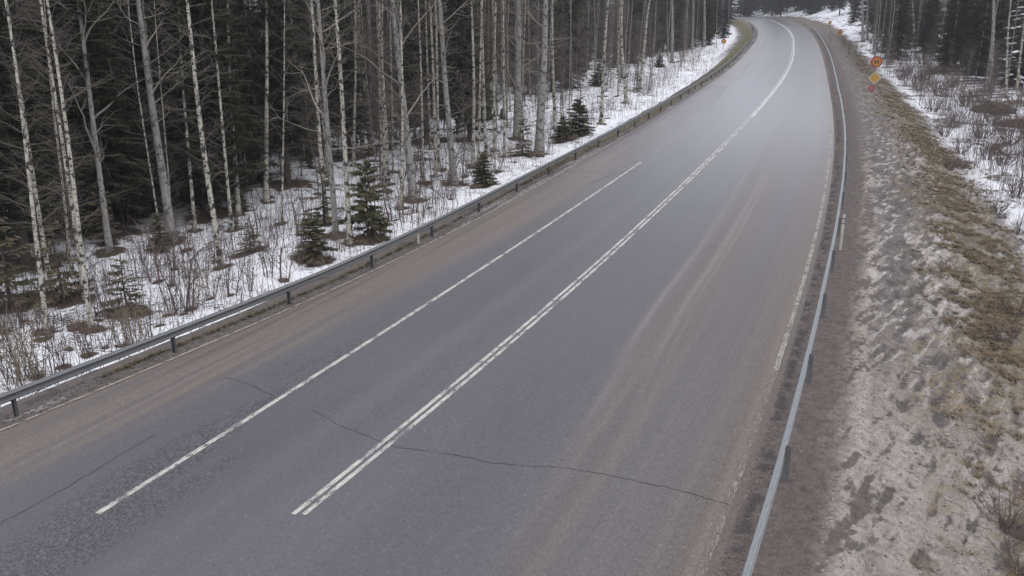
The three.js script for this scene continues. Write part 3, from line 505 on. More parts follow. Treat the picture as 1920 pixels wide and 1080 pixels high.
// ------------------------------------------------------------------ delineators and signs
const plastic = new THREE.MeshStandardMaterial({ color: new THREE.Color(0.54, 0.51, 0.45), roughness: 0.6 }), black = new THREE.MeshStandardMaterial({ color: new THREE.Color(0.02, 0.02, 0.02), roughness: 0.5 }), glint = new THREE.MeshStandardMaterial({ color: new THREE.Color(0.75, 0.72, 0.62), roughness: 0.2 });
function delineator(label, p, ang, h) {
  const t = thing('delineator_post', label, 'delineator', p, 'delineators behind the guardrails'); t.rotation.y = ang;
  const sh = new THREE.Shape(); sh.moveTo(-0.04, -0.018); sh.lineTo(0, -0.03); sh.lineTo(0.04, -0.018); sh.lineTo(0.036, 0.02); sh.lineTo(-0.036, 0.02);
  const seg = (a, b) => { const g = new THREE.ExtrudeGeometry(sh, { depth: b - a, bevelEnabled: false }); g.rotateX(-Math.PI / 2); g.translate(0, a, 0); return g; };
  part('shaft', seg(-0.25, h - 0.3), plastic, t); part('black_band', seg(h - 0.3, h - 0.1), black, t);
  const cap = seg(h - 0.1, h); cap.applyMatrix4(new THREE.Matrix4().makeShear(0, 0, 0.0, 0, 0, 0)); part('cap', cap, plastic, t);
  const r = part('reflector', new THREE.BoxGeometry(0.05, 0.14, 0.006), glint, t); r.position.set(0, h - 0.2, 0.026);
}
{ const a = foot(785, 457); delineator('off white delineator post behind the forest side guardrail', plane(a.s, smooth(a.s, N_LRAIL) - 0.045), -CT[Math.round(a.s)], 1.08); }
{ const a = foot(1575, 468); delineator('white delineator post with black band behind the pale guardrail', plane(a.s, smooth(a.s, N_RRAIL) + 0.17), -CT[Math.round(a.s)], 1.12); }
const cnv = (w, h, f) => { const c = document.createElement('canvas'); c.width = w; c.height = h; f(c.getContext('2d'), w, h); const t = new THREE.CanvasTexture(c); t.colorSpace = THREE.SRGBColorSpace; return t; };
const speedFace = (txt) => cnv(256, 256, (g, w) => { g.fillStyle = '#9c4a36'; g.fillRect(0, 0, w, w); g.fillStyle = '#bb863c'; g.beginPath(); g.arc(128, 128, 88, 0, 7); g.fill(); if (txt) { g.fillStyle = '#15120c'; g.font = 'bold 106px sans-serif'; g.textAlign = 'center'; g.textBaseline = 'middle'; g.fillText(txt, 128, 131); } });
const signBack = new THREE.MeshStandardMaterial({ color: new THREE.Color(0.33, 0.34, 0.34), roughness: 0.5, metalness: 0.5 });
const print = (m) => new THREE.MeshStandardMaterial({ map: m, roughness: 0.45 });
const faceOf = (g, m, t, name, y, back) => { const b = part('plate', back, signBack, t); b.position.set(0, y, 0.045); const f = part(name, g, m, t); f.position.set(0, y, 0.058); };
function signPost(label, p, h, group) { const t = thing('road_sign', label, 'road sign', p, group); const [s] = toSN(p.x, p.z); t.rotation.y = -centre(s).t; part('pole', new THREE.CylinderGeometry(0.032, 0.032, h + 0.5, 10).translate(0, h / 2 - 0.25, 0), steel, t); return t; }
const disc = (r) => [new THREE.CircleGeometry(r - 0.008, 40), new THREE.CylinderGeometry(r, r, 0.02, 40).rotateX(Math.PI / 2)];
{
  const a = foot(1637, 172), k = toPix(a.p)[2] / FOC, t = signPost('yellow speed limit sign with red ring above a yellow diamond', a.p, (172 - 118) * k + 0.5);
  const yS = (172 - 118) * k, yD = (172 - 147) * k, [fg, bg] = disc(0.5);
  faceOf(fg, print(speedFace('80')), t, 'speed_limit_face', yS, bg);
  const rr2 = 0.57, diamond = (r, d) => { const g = new THREE.CylinderGeometry(r, r, d, 4); g.rotateY(0); g.rotateX(Math.PI / 2); return g; };
  const b = part('plate', diamond(rr2, 0.02), signBack, t); b.position.set(0, yD, 0.045);
  const w = part('diamond_border', new THREE.CircleGeometry(rr2 - 0.012, 4), new THREE.MeshStandardMaterial({ color: new THREE.Color(0.55, 0.53, 0.42), roughness: 0.5 }), t); w.position.set(0, yD, 0.058);
  const f = part('diamond_face', new THREE.CircleGeometry(rr2 - 0.11, 4), new THREE.MeshStandardMaterial({ color: new THREE.Color(0.52, 0.3, 0.06), roughness: 0.5 }), t); f.position.set(0, yD, 0.061);
  const c = foot(1633, 174), r = signPost('small red round sign low in the grass beside the yellow diamond', c.p, 0.5); const [f2, b2] = disc(0.27);
  faceOf(f2, print(cnv(128, 128, (g, w2) => { g.fillStyle = '#98474b'; g.fillRect(0, 0, w2, w2); g.fillStyle = '#b98f8b'; g.beginPath(); g.arc(64, 64, 30, 0, 7); g.fill(); g.fillStyle = '#98474b'; g.beginPath(); g.arc(64, 64, 15, 0, 7); g.fill(); })), r, 'round_face', 0.38, b2);
}
for (const [u, v, top, r, label] of [[1574, 72, 61, 0.5, 'distant red ringed yellow sign on the snowy slope past the speed sign'], [1555, 53, 43, 0.42, 'most distant orange sign at the foot of the snowy bank'], [1356, 92, 78, 0.46, 'small yellow sign on the forest side verge near the bend']]) {
  const a = foot(u, v), k = toPix(a.p)[2] / FOC, t = signPost(label, a.p, (v - top) * k + 0.4), [f, b] = disc(r); faceOf(f, print(speedFace(null)), t, 'sign_face', (v - top) * k, b);
}

// ------------------------------------------------------------------ plants
const birchBark = tex(128, 1024, (i, j, o) => {
  const y = j / 1024 * 4, x = i / 128; const cx = x * 3.2, sx = 0;
  let v = 0.42 + 0.16 * (fbm(cx * 2 + 5, y * 6 + sx * 2, 3) - 0.5); let r = v, g = v * 0.95, b = v * 0.79;
  const len = sstep(0.62, 0.7, fbm(cx * 1.1 + 9, y * 30, 2)), blk = sstep(0.6, 0.66, fbm(cx * 1.2 + 20, y * 7, 3)), m = Math.max(len * 0.7, blk);
  r = lerp(r, 0.04, m); g = lerp(g, 0.035, m); b = lerp(b, 0.033, m); o[0] = r; o[1] = g; o[2] = b;
}, true, THREE.RepeatWrapping, THREE.RepeatWrapping);
const greyBark = tex(128, 1024, (i, j, o) => {
  const y = j / 1024 * 4, x = i / 128, cx = x * 3.2, sx = 0, v = 0.25 * (0.65 + 0.7 * fbm(cx * 3 + 5, y * 4 + sx * 3, 4)), k = sstep(0.64, 0.7, fbm(cx * 2 + 9, y * 7 + sx * 2, 2)) * 0.75;
  o[0] = lerp(v, 0.05, k); o[1] = lerp(v * 0.96, 0.045, k); o[2] = lerp(v * 0.88, 0.042, k);
}, true, THREE.RepeatWrapping, THREE.RepeatWrapping);
const mBirch = new THREE.MeshStandardMaterial({ map: birchBark, roughness: 0.85 }), mGrey = new THREE.MeshStandardMaterial({ map: greyBark, roughness: 0.9 });
const vcol = (r, g, b, o = {}) => new THREE.MeshStandardMaterial({ color: new THREE.Color(r, g, b), vertexColors: true, roughness: 0.95, ...o });
const mTwig = vcol(0.122, 0.104, 0.088), mPale = vcol(0.27, 0.25, 0.21), mNeedle = vcol(0.04, 0.046, 0.023), mYoung = vcol(0.098, 0.093, 0.052), mScrag = vcol(0.115, 0.1, 0.062, { side: THREE.DoubleSide }), mSprBark = vcol(0.075, 0.058, 0.047), mShrub = vcol(0.14, 0.1, 0.088), mGrass = vcol(0.27, 0.2, 0.115, { side: THREE.DoubleSide }), mSnow = new THREE.MeshStandardMaterial({ color: new THREE.Color(0.8, 0.8, 0.82), roughness: 0.9 });
mNeedle.side = mYoung.side = THREE.DoubleSide;

function crook(from, dir, len, n, wob, rise) { // a wandering limb
  const pts = [from.clone()], d = dir.clone().normalize(), p = from.clone();
  for (let k = 0; k < n; k++) { d.x += rr(-wob, wob); d.y += rr(-wob, wob) * 0.6 + rise; d.z += rr(-wob, wob); d.normalize(); p.addScaledVector(d, len / n); pts.push(p.clone()); }
  return pts;
}
function stem(h, r0, bend, n = 22) {
  const a = rr(0, 6.28), pts = [], ph = rr(0, 6); for (let k = 0; k <= n; k++) { const t = k / n, w = Math.sin(t * 4.5 + ph) - Math.sin(ph); pts.push(V(Math.cos(a) * w * bend, h * t, Math.sin(a) * w * bend * 0.8 + Math.sin(t * 9 + ph) * bend * 0.25)); } pts[0].y = -0.35;
  return pts;
}
const along = (pts, t) => { const f = t * (pts.length - 1), i = Math.min(Math.floor(f), pts.length - 2); return pts[i].clone().lerp(pts[i + 1], f - i); };
function makeBirch(h, r0, nb, low, bend) {
  const T = new MB(), C = new MB(), pts = stem(h, r0, bend);
  const rad = (t) => r0 * (1 - 0.78 * t) * (1 + 0.5 * Math.exp(-t * 50)) * (1 - 0.9 * Math.max(0, t - 0.9) * 10 * 0.9); T.tube(pts, rad, 10, 1, 0.25);
  for (let k = 0; k < nb; k++) {
    const t = low + (0.97 - low) * Math.pow((k + R()) / nb, 1.15), a = rr(0, 6.28), L = (t < 0.4 ? rr(0.5, 1.9) : rr(1.2, 2.6)) * (1 - 0.55 * t), el = rr(0.25, 0.95);
    const b = crook(along(pts, t), V(Math.cos(a), el, Math.sin(a)), L, 5, 0.22, t > 0.4 ? 0.05 : -0.02), col = rr(0.75, 1.25);
    C.tube(b, (q) => lerp(0.016, 0.005, q), 4, col);
    const nt = Math.round(L * 7); for (let q = 0; q < nt; q++) { const a2 = rr(0, 6.28), f = along(b, rr(0.25, 1)); C.tube(crook(f, V(Math.cos(a2) + Math.cos(a) * 0.8, rr(-0.3, 0.7), Math.sin(a2) + Math.sin(a) * 0.8), rr(0.3, 0.8), 3, 0.3, -0.04), (z) => lerp(0.0065, 0.003, z), 3, col * rr(0.8, 1.1)); }
  }
  return [T.geo(), C.geo()];
}
function makeAspen(h, r0, nb, low) {
  const T = new MB(), C = new MB(), pts = stem(h, r0, 0.12); T.tube(pts, (t) => r0 * (1 - 0.75 * t) * (1 + 0.45 * Math.exp(-t * 45)), 12, 1, 0.25);
  for (let k = 0; k < nb; k++) {
    const t = low + (0.95 - low) * Math.pow((k + R()) / nb, 1.2), a = rr(0, 6.28), L = rr(1.6, 3.6) * (1 - 0.4 * t), big = R() < 0.35;
    const b = crook(along(pts, t), V(Math.cos(a), big ? rr(0.9, 1.7) : rr(0.05, 0.7), Math.sin(a)), L * (big ? 1.35 : 1), 8, 0.28, big ? 0.05 : 0.03), col = rr(0.8, 1.2), rb = big ? rr(0.04, 0.065) : rr(0.02, 0.034);
    C.tube(b, (q) => lerp(rb, 0.008, q), 5, col);
    for (let q = 0; q < 5; q++) { const a2 = rr(0, 6.28), f = along(b, rr(0.3, 1)), c = crook(f, V(Math.cos(a2) + Math.cos(a) * 0.6, rr(-0.1, 1), Math.sin(a2) + Math.sin(a) * 0.6), rr(0.5, 1.3), 5, 0.35, 0.03); C.tube(c, (z) => lerp(0.013, 0.005, z), 4, col); for (let z = 0; z < 4; z++) { const a3 = rr(0, 6.28); C.tube(crook(along(c, rr(0.3, 1)), V(Math.cos(a3), rr(-0.2, 0.9), Math.sin(a3)), rr(0.25, 0.6), 3, 0.35, 0.02), (y) => lerp(0.007, 0.003, y), 3, col * 0.8); } }
  }
  return [T.geo(), C.geo()];
}
function makeSapling(h) { // bare understorey tree with a haze of twigs
  const T = new MB(), C = new MB(), pts = stem(h, 0.03, 0.16, 12); T.tube(pts, (t) => lerp(0.032, 0.006, t), 6, 1);
  for (let k = 0; k < 34; k++) { const t = lerp(0.12, 0.97, (k + R()) / 34), a = rr(0, 6.28), L = rr(0.5, 1.5) * (1.1 - 0.6 * t), b = crook(along(pts, t), V(Math.cos(a), rr(0.4, 1.2), Math.sin(a)), L, 5, 0.25, 0.05), col = rr(0.7, 1.3); C.tube(b, (q) => lerp(0.011, 0.004, q), 4, col); for (let q = 0; q < 7; q++) { const a2 = rr(0, 6.28); C.tube(crook(along(b, rr(0.2, 1)), V(Math.cos(a2), rr(-0.1, 1.2), Math.sin(a2)), rr(0.25, 0.7), 3, 0.3, 0.02), (z) => lerp(0.006, 0.003, z), 3, col); } }
  return [T.geo(), C.geo()];
}
function makeSpruce(h, rad, skirt, whorl, dens, sparse, snow) {
  const T = new MB(), C = new MB(), S = new MB(), pts = stem(h, 0, 0.03, 10); T.tube(pts, (t) => lerp(h * 0.0115 + 0.02, 0.012, t), 8, 1);
  const A = V(), B = V(), D = V(), E = V(), sd0 = rr(0, 50);
  for (let y = skirt * h; y < h * 0.985; y += whorl * (0.7 + 0.6 * R())) {
    const t = (y - skirt * h) / (h * (1 - skirt)), L0 = rad * Math.pow(1 - t, 0.72) * (t < 0.1 ? 0.75 + 2.5 * t : 1), nb = Math.max(4, Math.round(5 + 3 * (1 - t))), a0 = rr(0, 6.28);
    for (let k = 0; k < nb; k++) {
      if (R() < sparse) continue;
      const a = a0 + k / nb * 6.283 + rr(-0.3, 0.3), L = L0 * (h < 5 ? 0.55 + 0.9 * noise(Math.cos(a) * 1.6 + sd0, y * 1.4 + Math.sin(a) * 1.6) : 1) * (R() < 0.2 ? rr(0.45, 0.8) : rr(0.75, 1.18)) + 0.08, yy = y + rr(-0.8, 0.8) * whorl, droop = lerp(0.35, -0.35, t) + rr(-0.12, 0.12), sh = rr(0.6, 1.35), col = [sh * rr(0.92, 1.12), sh, sh * rr(0.8, 1.05)], o = along(pts, clamp(yy / h, 0, 1)), dx = Math.cos(a), dz = Math.sin(a);
      const at2 = (q, out) => out.set(o.x + dx * L * q, o.y - droop * L * q + 0.3 * droop * L * q * q * (t < 0.7 ? 1.2 : 0.3) + rr(-0.01, 0.01), o.z + dz * L * q);
      C.tube([o, at2(0.5, V()), at2(1, V())], (q) => lerp(0.012, 0.003, q) * Math.min(1.6, h / 6), 3, [0.7, 0.55, 0.5]);
      const n = Math.max(3, Math.round(L * dens));
      for (let q = 0; q < n; q++) {
        const f = 0.12 + 0.88 * (q + R()) / n, sd = q % 2 ? 1 : -1, l = (0.14 + 0.42 * L * (1 - f * 0.65) * 0.5) * rr(0.7, 1.2), fw = rr(0.3, 0.8);
        at2(f, A); D.set(dx * fw - dz * sd, -rr(0.1, 0.6), dz * fw + dx * sd).normalize(); B.copy(A).addScaledVector(D, l); const w = rr(0.02, 0.042) + l * 0.05; E.set(dx * w, rr(-0.4, 0.4) * w, dz * w);
        C.tri(A.clone().addScaledVector(D, -0.02), A.clone().addScaledVector(D, l * 0.45).add(E), B, col); C.tri(A.clone().addScaledVector(D, -0.02), B, A.clone().addScaledVector(D, l * 0.45).sub(E), col);
        if (R() < 0.75) { const g = rr(0.1, 0.34) * (h > 6 ? 1.7 : 0.5); C.tri(A, V(A.x + rr(-0.05, 0.05), A.y - g, A.z + rr(-0.05, 0.05)), V(A.x + dx * 0.06 - dz * 0.05 * sd, A.y - 0.02, A.z + dz * 0.06 + dx * 0.05 * sd), col); }
      }
      if (snow && R() < 0.7) { for (let q = 0; q < 4; q++) { const f = rr(0.35, 0.95), c = at2(f, V()), w = 0.1 + 0.14 * L * R(), u = rr(0.18, 0.45); c.y += 0.04; const g = [V(c.x - dx * u, c.y - 0.02, c.z - dz * u), V(c.x - dz * w, c.y - 0.04, c.z + dx * w), V(c.x + dx * u, c.y - 0.08, c.z + dz * u), V(c.x + dz * w, c.y - 0.04, c.z - dx * w)], top = V(c.x, c.y + 0.07, c.z); for (let z = 0; z < 4; z++) S.tri(g[z], g[(z + 1) % 4], top); } }
    }
  }
  return [T.geo(), C.geo(), snow ? S.geo() : null];
}
function makeShrub(kind) {
  const C = new MB(), N = [6, 3, 10, 5, 22, 26][kind];
  for (let k = 0; k < N; k++) {
    const a = rr(0, 6.28), lean = [0.35, 0.12, 0.5, 0.4, 0.7, 0.9][kind] * rr(0.3, 1.2), r0 = [0.009, 0.015, 0.008, 0.011, 0.009, 0.006][kind], h = rr(0.55, 1.0), col = rr(0.65, 1.3), o = V(Math.cos(a) * rr(0, 0.12), -0.08, Math.sin(a) * rr(0, 0.12));
    const b = crook(o, V(Math.cos(a) * lean, 1, Math.sin(a) * lean), h, 6, 0.13, 0.02); C.tube(b, (q) => lerp(r0, 0.003, q), 4, col);
    const nt = [5, 8, 4, 9, 6, 3][kind]; for (let q = 0; q < nt; q++) { const a2 = rr(0, 6.28); C.tube(crook(along(b, rr(0.25, 0.95)), V(Math.cos(a2), rr(0.4, 1.6), Math.sin(a2)), rr(0.12, 0.38), 3, 0.25, 0.03), (z) => lerp(0.005, 0.0022, z), 3, col); }
  }
  return C.geo();
}
function makeTussock(n = 130) { // matted grass round a melted hump, 1 m across
  const C = new MB(), M = new MB(); const g = new THREE.SphereGeometry(0.42, 14, 8, 0, 6.2832, 0, 1.57); const p = g.attributes.position; for (let i = 0; i < p.count; i++) { const f = 0.75 + 0.5 * noise(p.getX(i) * 5 + 9, p.getZ(i) * 5 + p.getY(i) * 4); p.setXYZ(i, p.getX(i) * f, p.getY(i) * 0.42 * f - 0.06, p.getZ(i) * f); } g.computeVertexNormals();
  for (let k = 0; k < n; k++) { const a = rr(0, 6.28), r = Math.sqrt(R()) * 0.42, o = V(Math.cos(a) * r, 0.13 * (1 - r * 2), Math.sin(a) * r), l = rr(0.15, 0.4), a2 = a + rr(-0.8, 0.8), m = V(o.x + Math.cos(a2) * l * 0.45, o.y + l * 0.4, o.z + Math.sin(a2) * l * 0.45), e = V(o.x + Math.cos(a2) * l, o.y - l * 0.1, o.z + Math.sin(a2) * l), w = 0.008, sx = -Math.sin(a2) * w, sz = Math.cos(a2) * w, c = rr(0.5, 1.3); C.tri(V(o.x - sx, o.y, o.z - sz), V(o.x + sx, o.y, o.z + sz), m, c); C.tri(m, V(m.x + sx, m.y, m.z + sz), e, c); }
  return [g, C.geo()];
}
reseed(4711);
const lib = { birch: [], aspen: [], pine: [], sapling: [], tall: [], young: [], scrag: [], snowy: [] };
for (let k = 0; k < 6; k++) lib.birch.push(makeBirch(17, 0.1, 66, 0.06 + 0.03 * k, 0.1 + 0.06 * (k % 3)));
for (let k = 0; k < 4; k++) lib.aspen.push(makeAspen(17, 0.2, 20, 0.16 + 0.05 * k));
for (let k = 0; k < 3; k++) lib.pine.push(makeBirch(18, 0.12, 40, 0.1, 0.06));
for (let k = 0; k < 5; k++) lib.sapling.push(makeSapling(5));
for (let k = 0; k < 4; k++) lib.tall.push(makeSpruce(17, 2.5, 0.05 + 0.03 * k, 0.34, 26, 0.08, false));
for (let k = 0; k < 4; k++) lib.young.push(makeSpruce(2.4, 0.9, 0.02, 0.11, 58, 0.25 + 0.15 * (k % 2), false));
for (let k = 0; k < 4; k++) lib.scrag.push(makeSpruce(2.4, 0.85, 0.02, 0.16, 20, 0.5, false));
lib.snowy.push(makeSpruce(14, 2.4, 0.06, 0.42, 20, 0.1, true));
const shrubs = [0, 1, 2, 3, 4, 5].map((k) => [makeShrub(k), makeShrub(k), makeShrub(k)]), tuss = [makeTussock(), makeTussock(), makeTussock()];
const mats = { birch: [mBirch, mTwig], aspen: [mGrey, mPale], pine: [mGrey, mTwig], sapling: [mShrub, mTwig], tall: [mSprBark, mNeedle], young: [mSprBark, mYoung], scrag: [mSprBark, mScrag], snowy: [mSprBark, mNeedle] };
const NAMES = { birch: ['birch_tree', 'birch'], aspen: ['aspen_tree', 'aspen'], pine: ['pine_tree', 'pine'], sapling: ['bare_sapling', 'sapling'], tall: ['spruce_tree', 'spruce'], young: ['young_spruce', 'spruce'], scrag: ['young_spruce', 'spruce'], snowy: ['spruce_tree', 'spruce'] };
const pending = []; // things whose label is told by where they stand
function plant(kind, p, h, wide, label, group, lean) {
  const L = lib[kind], v = L[Math.floor(R() * L.length)], [name, cat] = NAMES[kind], t = thing(name, label, cat, p, group);
  const base = { birch: 17, aspen: 17, pine: 18, sapling: 5, tall: 17, young: 2.4, scrag: 2.4, snowy: 14 }[kind], r0 = { birch: 0.1, aspen: 0.2, pine: 0.12 }[kind], sy = h / base;
  part('trunk', v[0], mats[kind][0], t); part('crown', v[1], mats[kind][1], t); if (v[2]) part('snow_load', v[2], mSnow, t);
  if (r0) { t.children[0].scale.set(wide / r0, sy, wide / r0); const q = lerp(1, wide / r0, 0.25); t.children[1].scale.set(q, sy, q); } else t.scale.set(sy * wide, sy, sy * wide);
  const yaw = new THREE.Quaternion().setFromAxisAngle(V(0, 1, 0), R() * 6.28); t.quaternion.copy(yaw); if (lean) t.quaternion.premultiply(new THREE.Quaternion().setFromUnitVectors(V(0, 1, 0), lean));
  return t;
}
function leanTo(f, uTop) { const z = toPix(f.p)[2], d = ray(uTop, 0), k = z / (-d.z * cP - d.y * sP), q = V(d.x * k, CAM_H + d.y * k, d.z * k); return q.sub(f.p).normalize(); }
for (const [u, v, ut, w, kind, label, ] of birchList) { const b = birchList.find((q) => q[0] === u && q[1] === v), z = toPix(b.f.p)[2]; plant(kind, b.f.p, rr(15.5, 18.5), Math.max(0.045, w * z / FOC / 2 * 0.78), label, null, leanTo(b.f, ut)); }
for (const b of spruceList) { const z = toPix(b.f.p)[2], h = b[2] * z / FOC; plant(b[3], b.f.p, b[3] === 'young' || b[3] === 'scrag' ? h : Math.max(h, b[3] === 'tall' && b[2] > 300 ? 15 : 9), b[3] === 'young' || b[3] === 'scrag' ? rr(0.85, 1.25) : 1, b[4]); }
const ORD = ['first', 'second', 'third', 'fourth', 'fifth', 'sixth', 'seventh', 'eighth', 'ninth', 'tenth', 'eleventh', 'twelfth', 'thirteenth', 'fourteenth', 'fifteenth', 'sixteenth', 'seventeenth', 'eighteenth', 'nineteenth', 'twentieth'];
for (const f of fill) {
  const p = at(f.s, f.n), [u, v, z] = toPix(p); if (z > 0 && (u < -160 || u > 2080)) continue;
  const t = plant(f.kind, p, f.h, f.w, '', null, V(rr(-0.05, 0.05), 1, rr(-0.05, 0.05)).normalize());
  pending.push({ t, u, z, side: f.side, s: f.s, desc: { birch: f.w < 0.065 ? 'slim bare birch' : 'stout bare birch', aspen: 'grey bare aspen', sapling: 'twiggy leafless sapling', tall: 'dark spruce', young: 'young dense spruce', scrag: 'scruffy young spruce', pine: 'bare trunked pine' }[f.kind], far: f.l > 9 });
}
reseed(55);
const mTan = vcol(0.2, 0.16, 0.115), mBrush = vcol(0.15, 0.112, 0.096);
for (const b of shrubList) {
  const k = b[3], z = toPix(b.f.p)[2], h = b[2] * z / FOC * (k === 4 ? 0.72 : 1), L = shrubs[k], t = thing(k === 5 ? 'grass_clump' : 'shrub', '', k === 5 ? 'grass clump' : 'shrub', b.f.p);
  const m = part('stems', L[Math.floor(R() * 3)], k === 4 ? mBrush : k === 2 ? mTan : mShrub, t); const w = k === 4 ? 1.25 : k === 5 ? 1.5 : rr(0.7, 1.1); m.scale.set(h * w, h, h * w); t.rotation.y = R() * 6.28;
  pending.push({ t, u: b[0], z, side: b[0] > 1500 ? 1 : 0, desc: ['low bare shrub of thin stems', 'tall thin bare shrub', 'fan of bare tan stems', 'crooked bare shrub', 'brown leafless bush', 'dark dry grass clump'][k] });
}
for (const b of tussockList) {
  const z = toPix(b.f.p)[2], w = b[2] * z / FOC, v = tuss[Math.floor(R() * 3)], t = thing('grass_tussock', '', 'tussock', b.f.p); t.rotation.y = R() * 6.28; t.scale.setScalar(w / 0.95 * (b[0] < 1500 ? 0.78 : 1));
  part('hump', v[0], mSprBark, t); part('blades', v[1], b[0] > 1500 ? mBrush : mGrass, t);
  pending.push({ t, u: b[0], z, side: b[0] > 1500 ? 1 : 0, desc: w > 0.7 ? 'broad brown grass hump' : 'small brown grass hump' });
}
// fallen and leaning deadwood
const mDead = vcol(0.09, 0.075, 0.06);
for (const [u0, v0, u1, v1, up, r, label] of [[787, 348, 832, 381, 0.6, 0.035, 'thin fallen trunk slanting down to the snow by the forked aspen'], [860, 345, 1030, 215, 3, 0.03, 'long pale leaning branch crossing before the massive aspens'], [1258, 118, 1295, 114, 0.3, 0.07, 'dark fallen log lying on the snow near the bend'], [1250, 108, 1284, 122, 1.2, 0.05, 'dark leaning log propped on the fallen log near the bend'], [770, 352, 802, 392, 0.9, 0.022, 'thin dark pole leaning over snow beside the fallen trunk'], [262, 650, 330, 618, 0.2, 0.016, 'arched dark branch sticking from snow behind the rail'], [300, 578, 345, 562, 0.5, 0.016, 'crooked dark branch over snow among tan stems'], [500, 395, 430, 330, 2.2, 0.018, 'two armed dead branch crossing before the bright birches']]) {
  const a = foot(u0, v0), b = foot(u1, v1), T = new MB(), t = thing('fallen_branch', label, 'deadwood', a.p), e = b.p.clone().sub(a.p); const hi = V(e.x, e.y + up * 0.4, e.z), pts = []; for (let k = 0; k <= 10; k++) pts.push(V(hi.x * k / 10 + rr(-0.03, 0.03), hi.y * k / 10 + Math.sin(k / 10 * 3.14) * up * 0.35 - 0.03, hi.z * k / 10 + rr(-0.03, 0.03)));
  T.tube(pts, (q) => lerp(r, r * 0.5, q), 6, 1); part('limb', T.geo(), mDead, t);
  const C = new MB(); for (let k = 0; k < 6; k++) { const a2 = rr(0, 6.28); C.tube(crook(along(pts, rr(0.2, 0.95)), V(Math.cos(a2), rr(0.2, 1), Math.sin(a2)), rr(0.2, 0.7), 4, 0.3, 0), (q) => lerp(r * 0.35, 0.003, q), 4, 1); } part('twigs', C.geo(), mDead, t);
}
// labels by place: the rail span below, then how far back
{
  const by = {};
  for (const q of pending) {
    if (q.side) { q.where = !q.s || q.s < 110 ? 'beyond the gritty verge' : q.s < 165 ? 'in the wood behind the swamp' : q.s < 282 ? 'on the slope above the distant signs' : 'closing the view past the bend'; q.key = q.desc + '|' + q.where; q.rank = Math.hypot(q.t.position.x - 32.6, q.t.position.z + 74); }
    else { let k = 0; while (k < postPix.length && postPix[k] < q.u) k++; q.k = k; q.key = q.desc + '|' + k; q.rank = q.z; }
    (by[q.key] ||= []).push(q);
  }
  const cat = (o) => o.userData.category;
  for (const list of Object.values(by)) {
    list.sort((a, b) => a.rank - b.rank);
    list.forEach((q, i) => {
      const o = q.t;
      if (q.side) {
        if (i < 20) tag(o, `${q.desc} ${q.where}, ${ORD[i]} out from the speed sign`, cat(o), 'plants ' + q.where);
        else tag(o, `${q.desc} ${q.where}, past twentieth from the speed sign`, cat(o), `${q.desc} ${q.where}`);
      } else if (i < 9 && q.k < 20) tag(o, `${q.desc} over rail span ${q.k ? 'after ' + ORD[q.k - 1] : 'before first'} post, ${ORD[i]} from the road`, cat(o), 'plants of the forest beyond the rail');
      else tag(o, `${q.desc} over rail span ${q.k ? 'after ' + ORD[Math.min(q.k, 20) - 1] : 'before first'} post, beyond the ninth back`, cat(o), `${q.desc} deep over rail span ${Math.min(q.k, 20)}`);
    });
  }
}
// ------------------------------------------------------------------ grass and grit nobody could count
function scatterStuff(name, label, geo, mat, count, place) {
  const m = new THREE.InstancedMesh(geo, mat, count), M = new THREE.Matrix4(), Q = new THREE.Quaternion(), col = new THREE.Color(); let k = 0;
  for (let i = 0; i < count * 3 && k < count; i++) { const w = place(); if (!w) continue; Q.setFromEuler(new THREE.Euler(w.tx || 0, R() * 6.28, w.tz || 0)); M.compose(w.p, Q, w.sc); m.setMatrixAt(k, M); col.setRGB(...w.c); m.setColorAt(k, col); k++; }
  m.count = k; m.name = numbered(name); m.userData.kind = 'stuff'; m.userData.label = label; m.castShadow = m.receiveShadow = true; scene.add(m);
}
reseed(321);
const blade = (() => { const C = new MB(); for (let k = 0; k < 16; k++) { const a = rr(0, 6.28), l = rr(0.5, 1), b = rr(0.3, 1.1), o = V(rr(-0.12, 0.12), -0.04, rr(-0.12, 0.12)), m = V(o.x + Math.cos(a) * b * l * 0.35, l * 0.55, o.z + Math.sin(a) * b * l * 0.35), e = V(o.x + Math.cos(a) * b * l * 0.95, l * (1 - b * 0.55), o.z + Math.sin(a) * b * l * 0.95), w = 0.03, c = rr(0.6, 1.25); const sx = -Math.sin(a) * w, sz = Math.cos(a) * w; C.tri(V(o.x - sx, o.y, o.z - sz), V(o.x + sx, o.y, o.z + sz), m, c); C.tri(m, V(m.x + sx, m.y, m.z + sz), e, c); } return C.geo(); })();
const mBlade = new THREE.MeshStandardMaterial({ color: 0xffffff, vertexColors: true, roughness: 0.95, side: THREE.DoubleSide });
const sLog = (a, b) => a * Math.pow(b / a, R());
scatterStuff('dry_grass', 'dry tan and green grass on the verge slope', blade, mBlade, 11000, () => {
  const s = sLog(12, 200), m = 4.6 + (fbm(s * 0.18 + 4, 1.6, 3) - 0.5) * 1.6 + (R() + R() + R() - 1.5) * 1.7; const near = s < 24; if (near && R() < 0.6) return null; if (fbm(s * 0.9 + 5, m * 0.9, 3) < 0.45) return null; const h = rr(0.1, 0.26), g = R() < 0.25 ? 1 : 0, t = rr(0.7, 1.2);
  return { p: at(s, smooth(s, N_RRAIL) + m), sc: V(h * 1.7, h * 0.7, h * 1.7), c: g ? [0.15 * t, 0.13 * t, 0.065 * t] : [0.25 * t, 0.185 * t, 0.115 * t] };
});
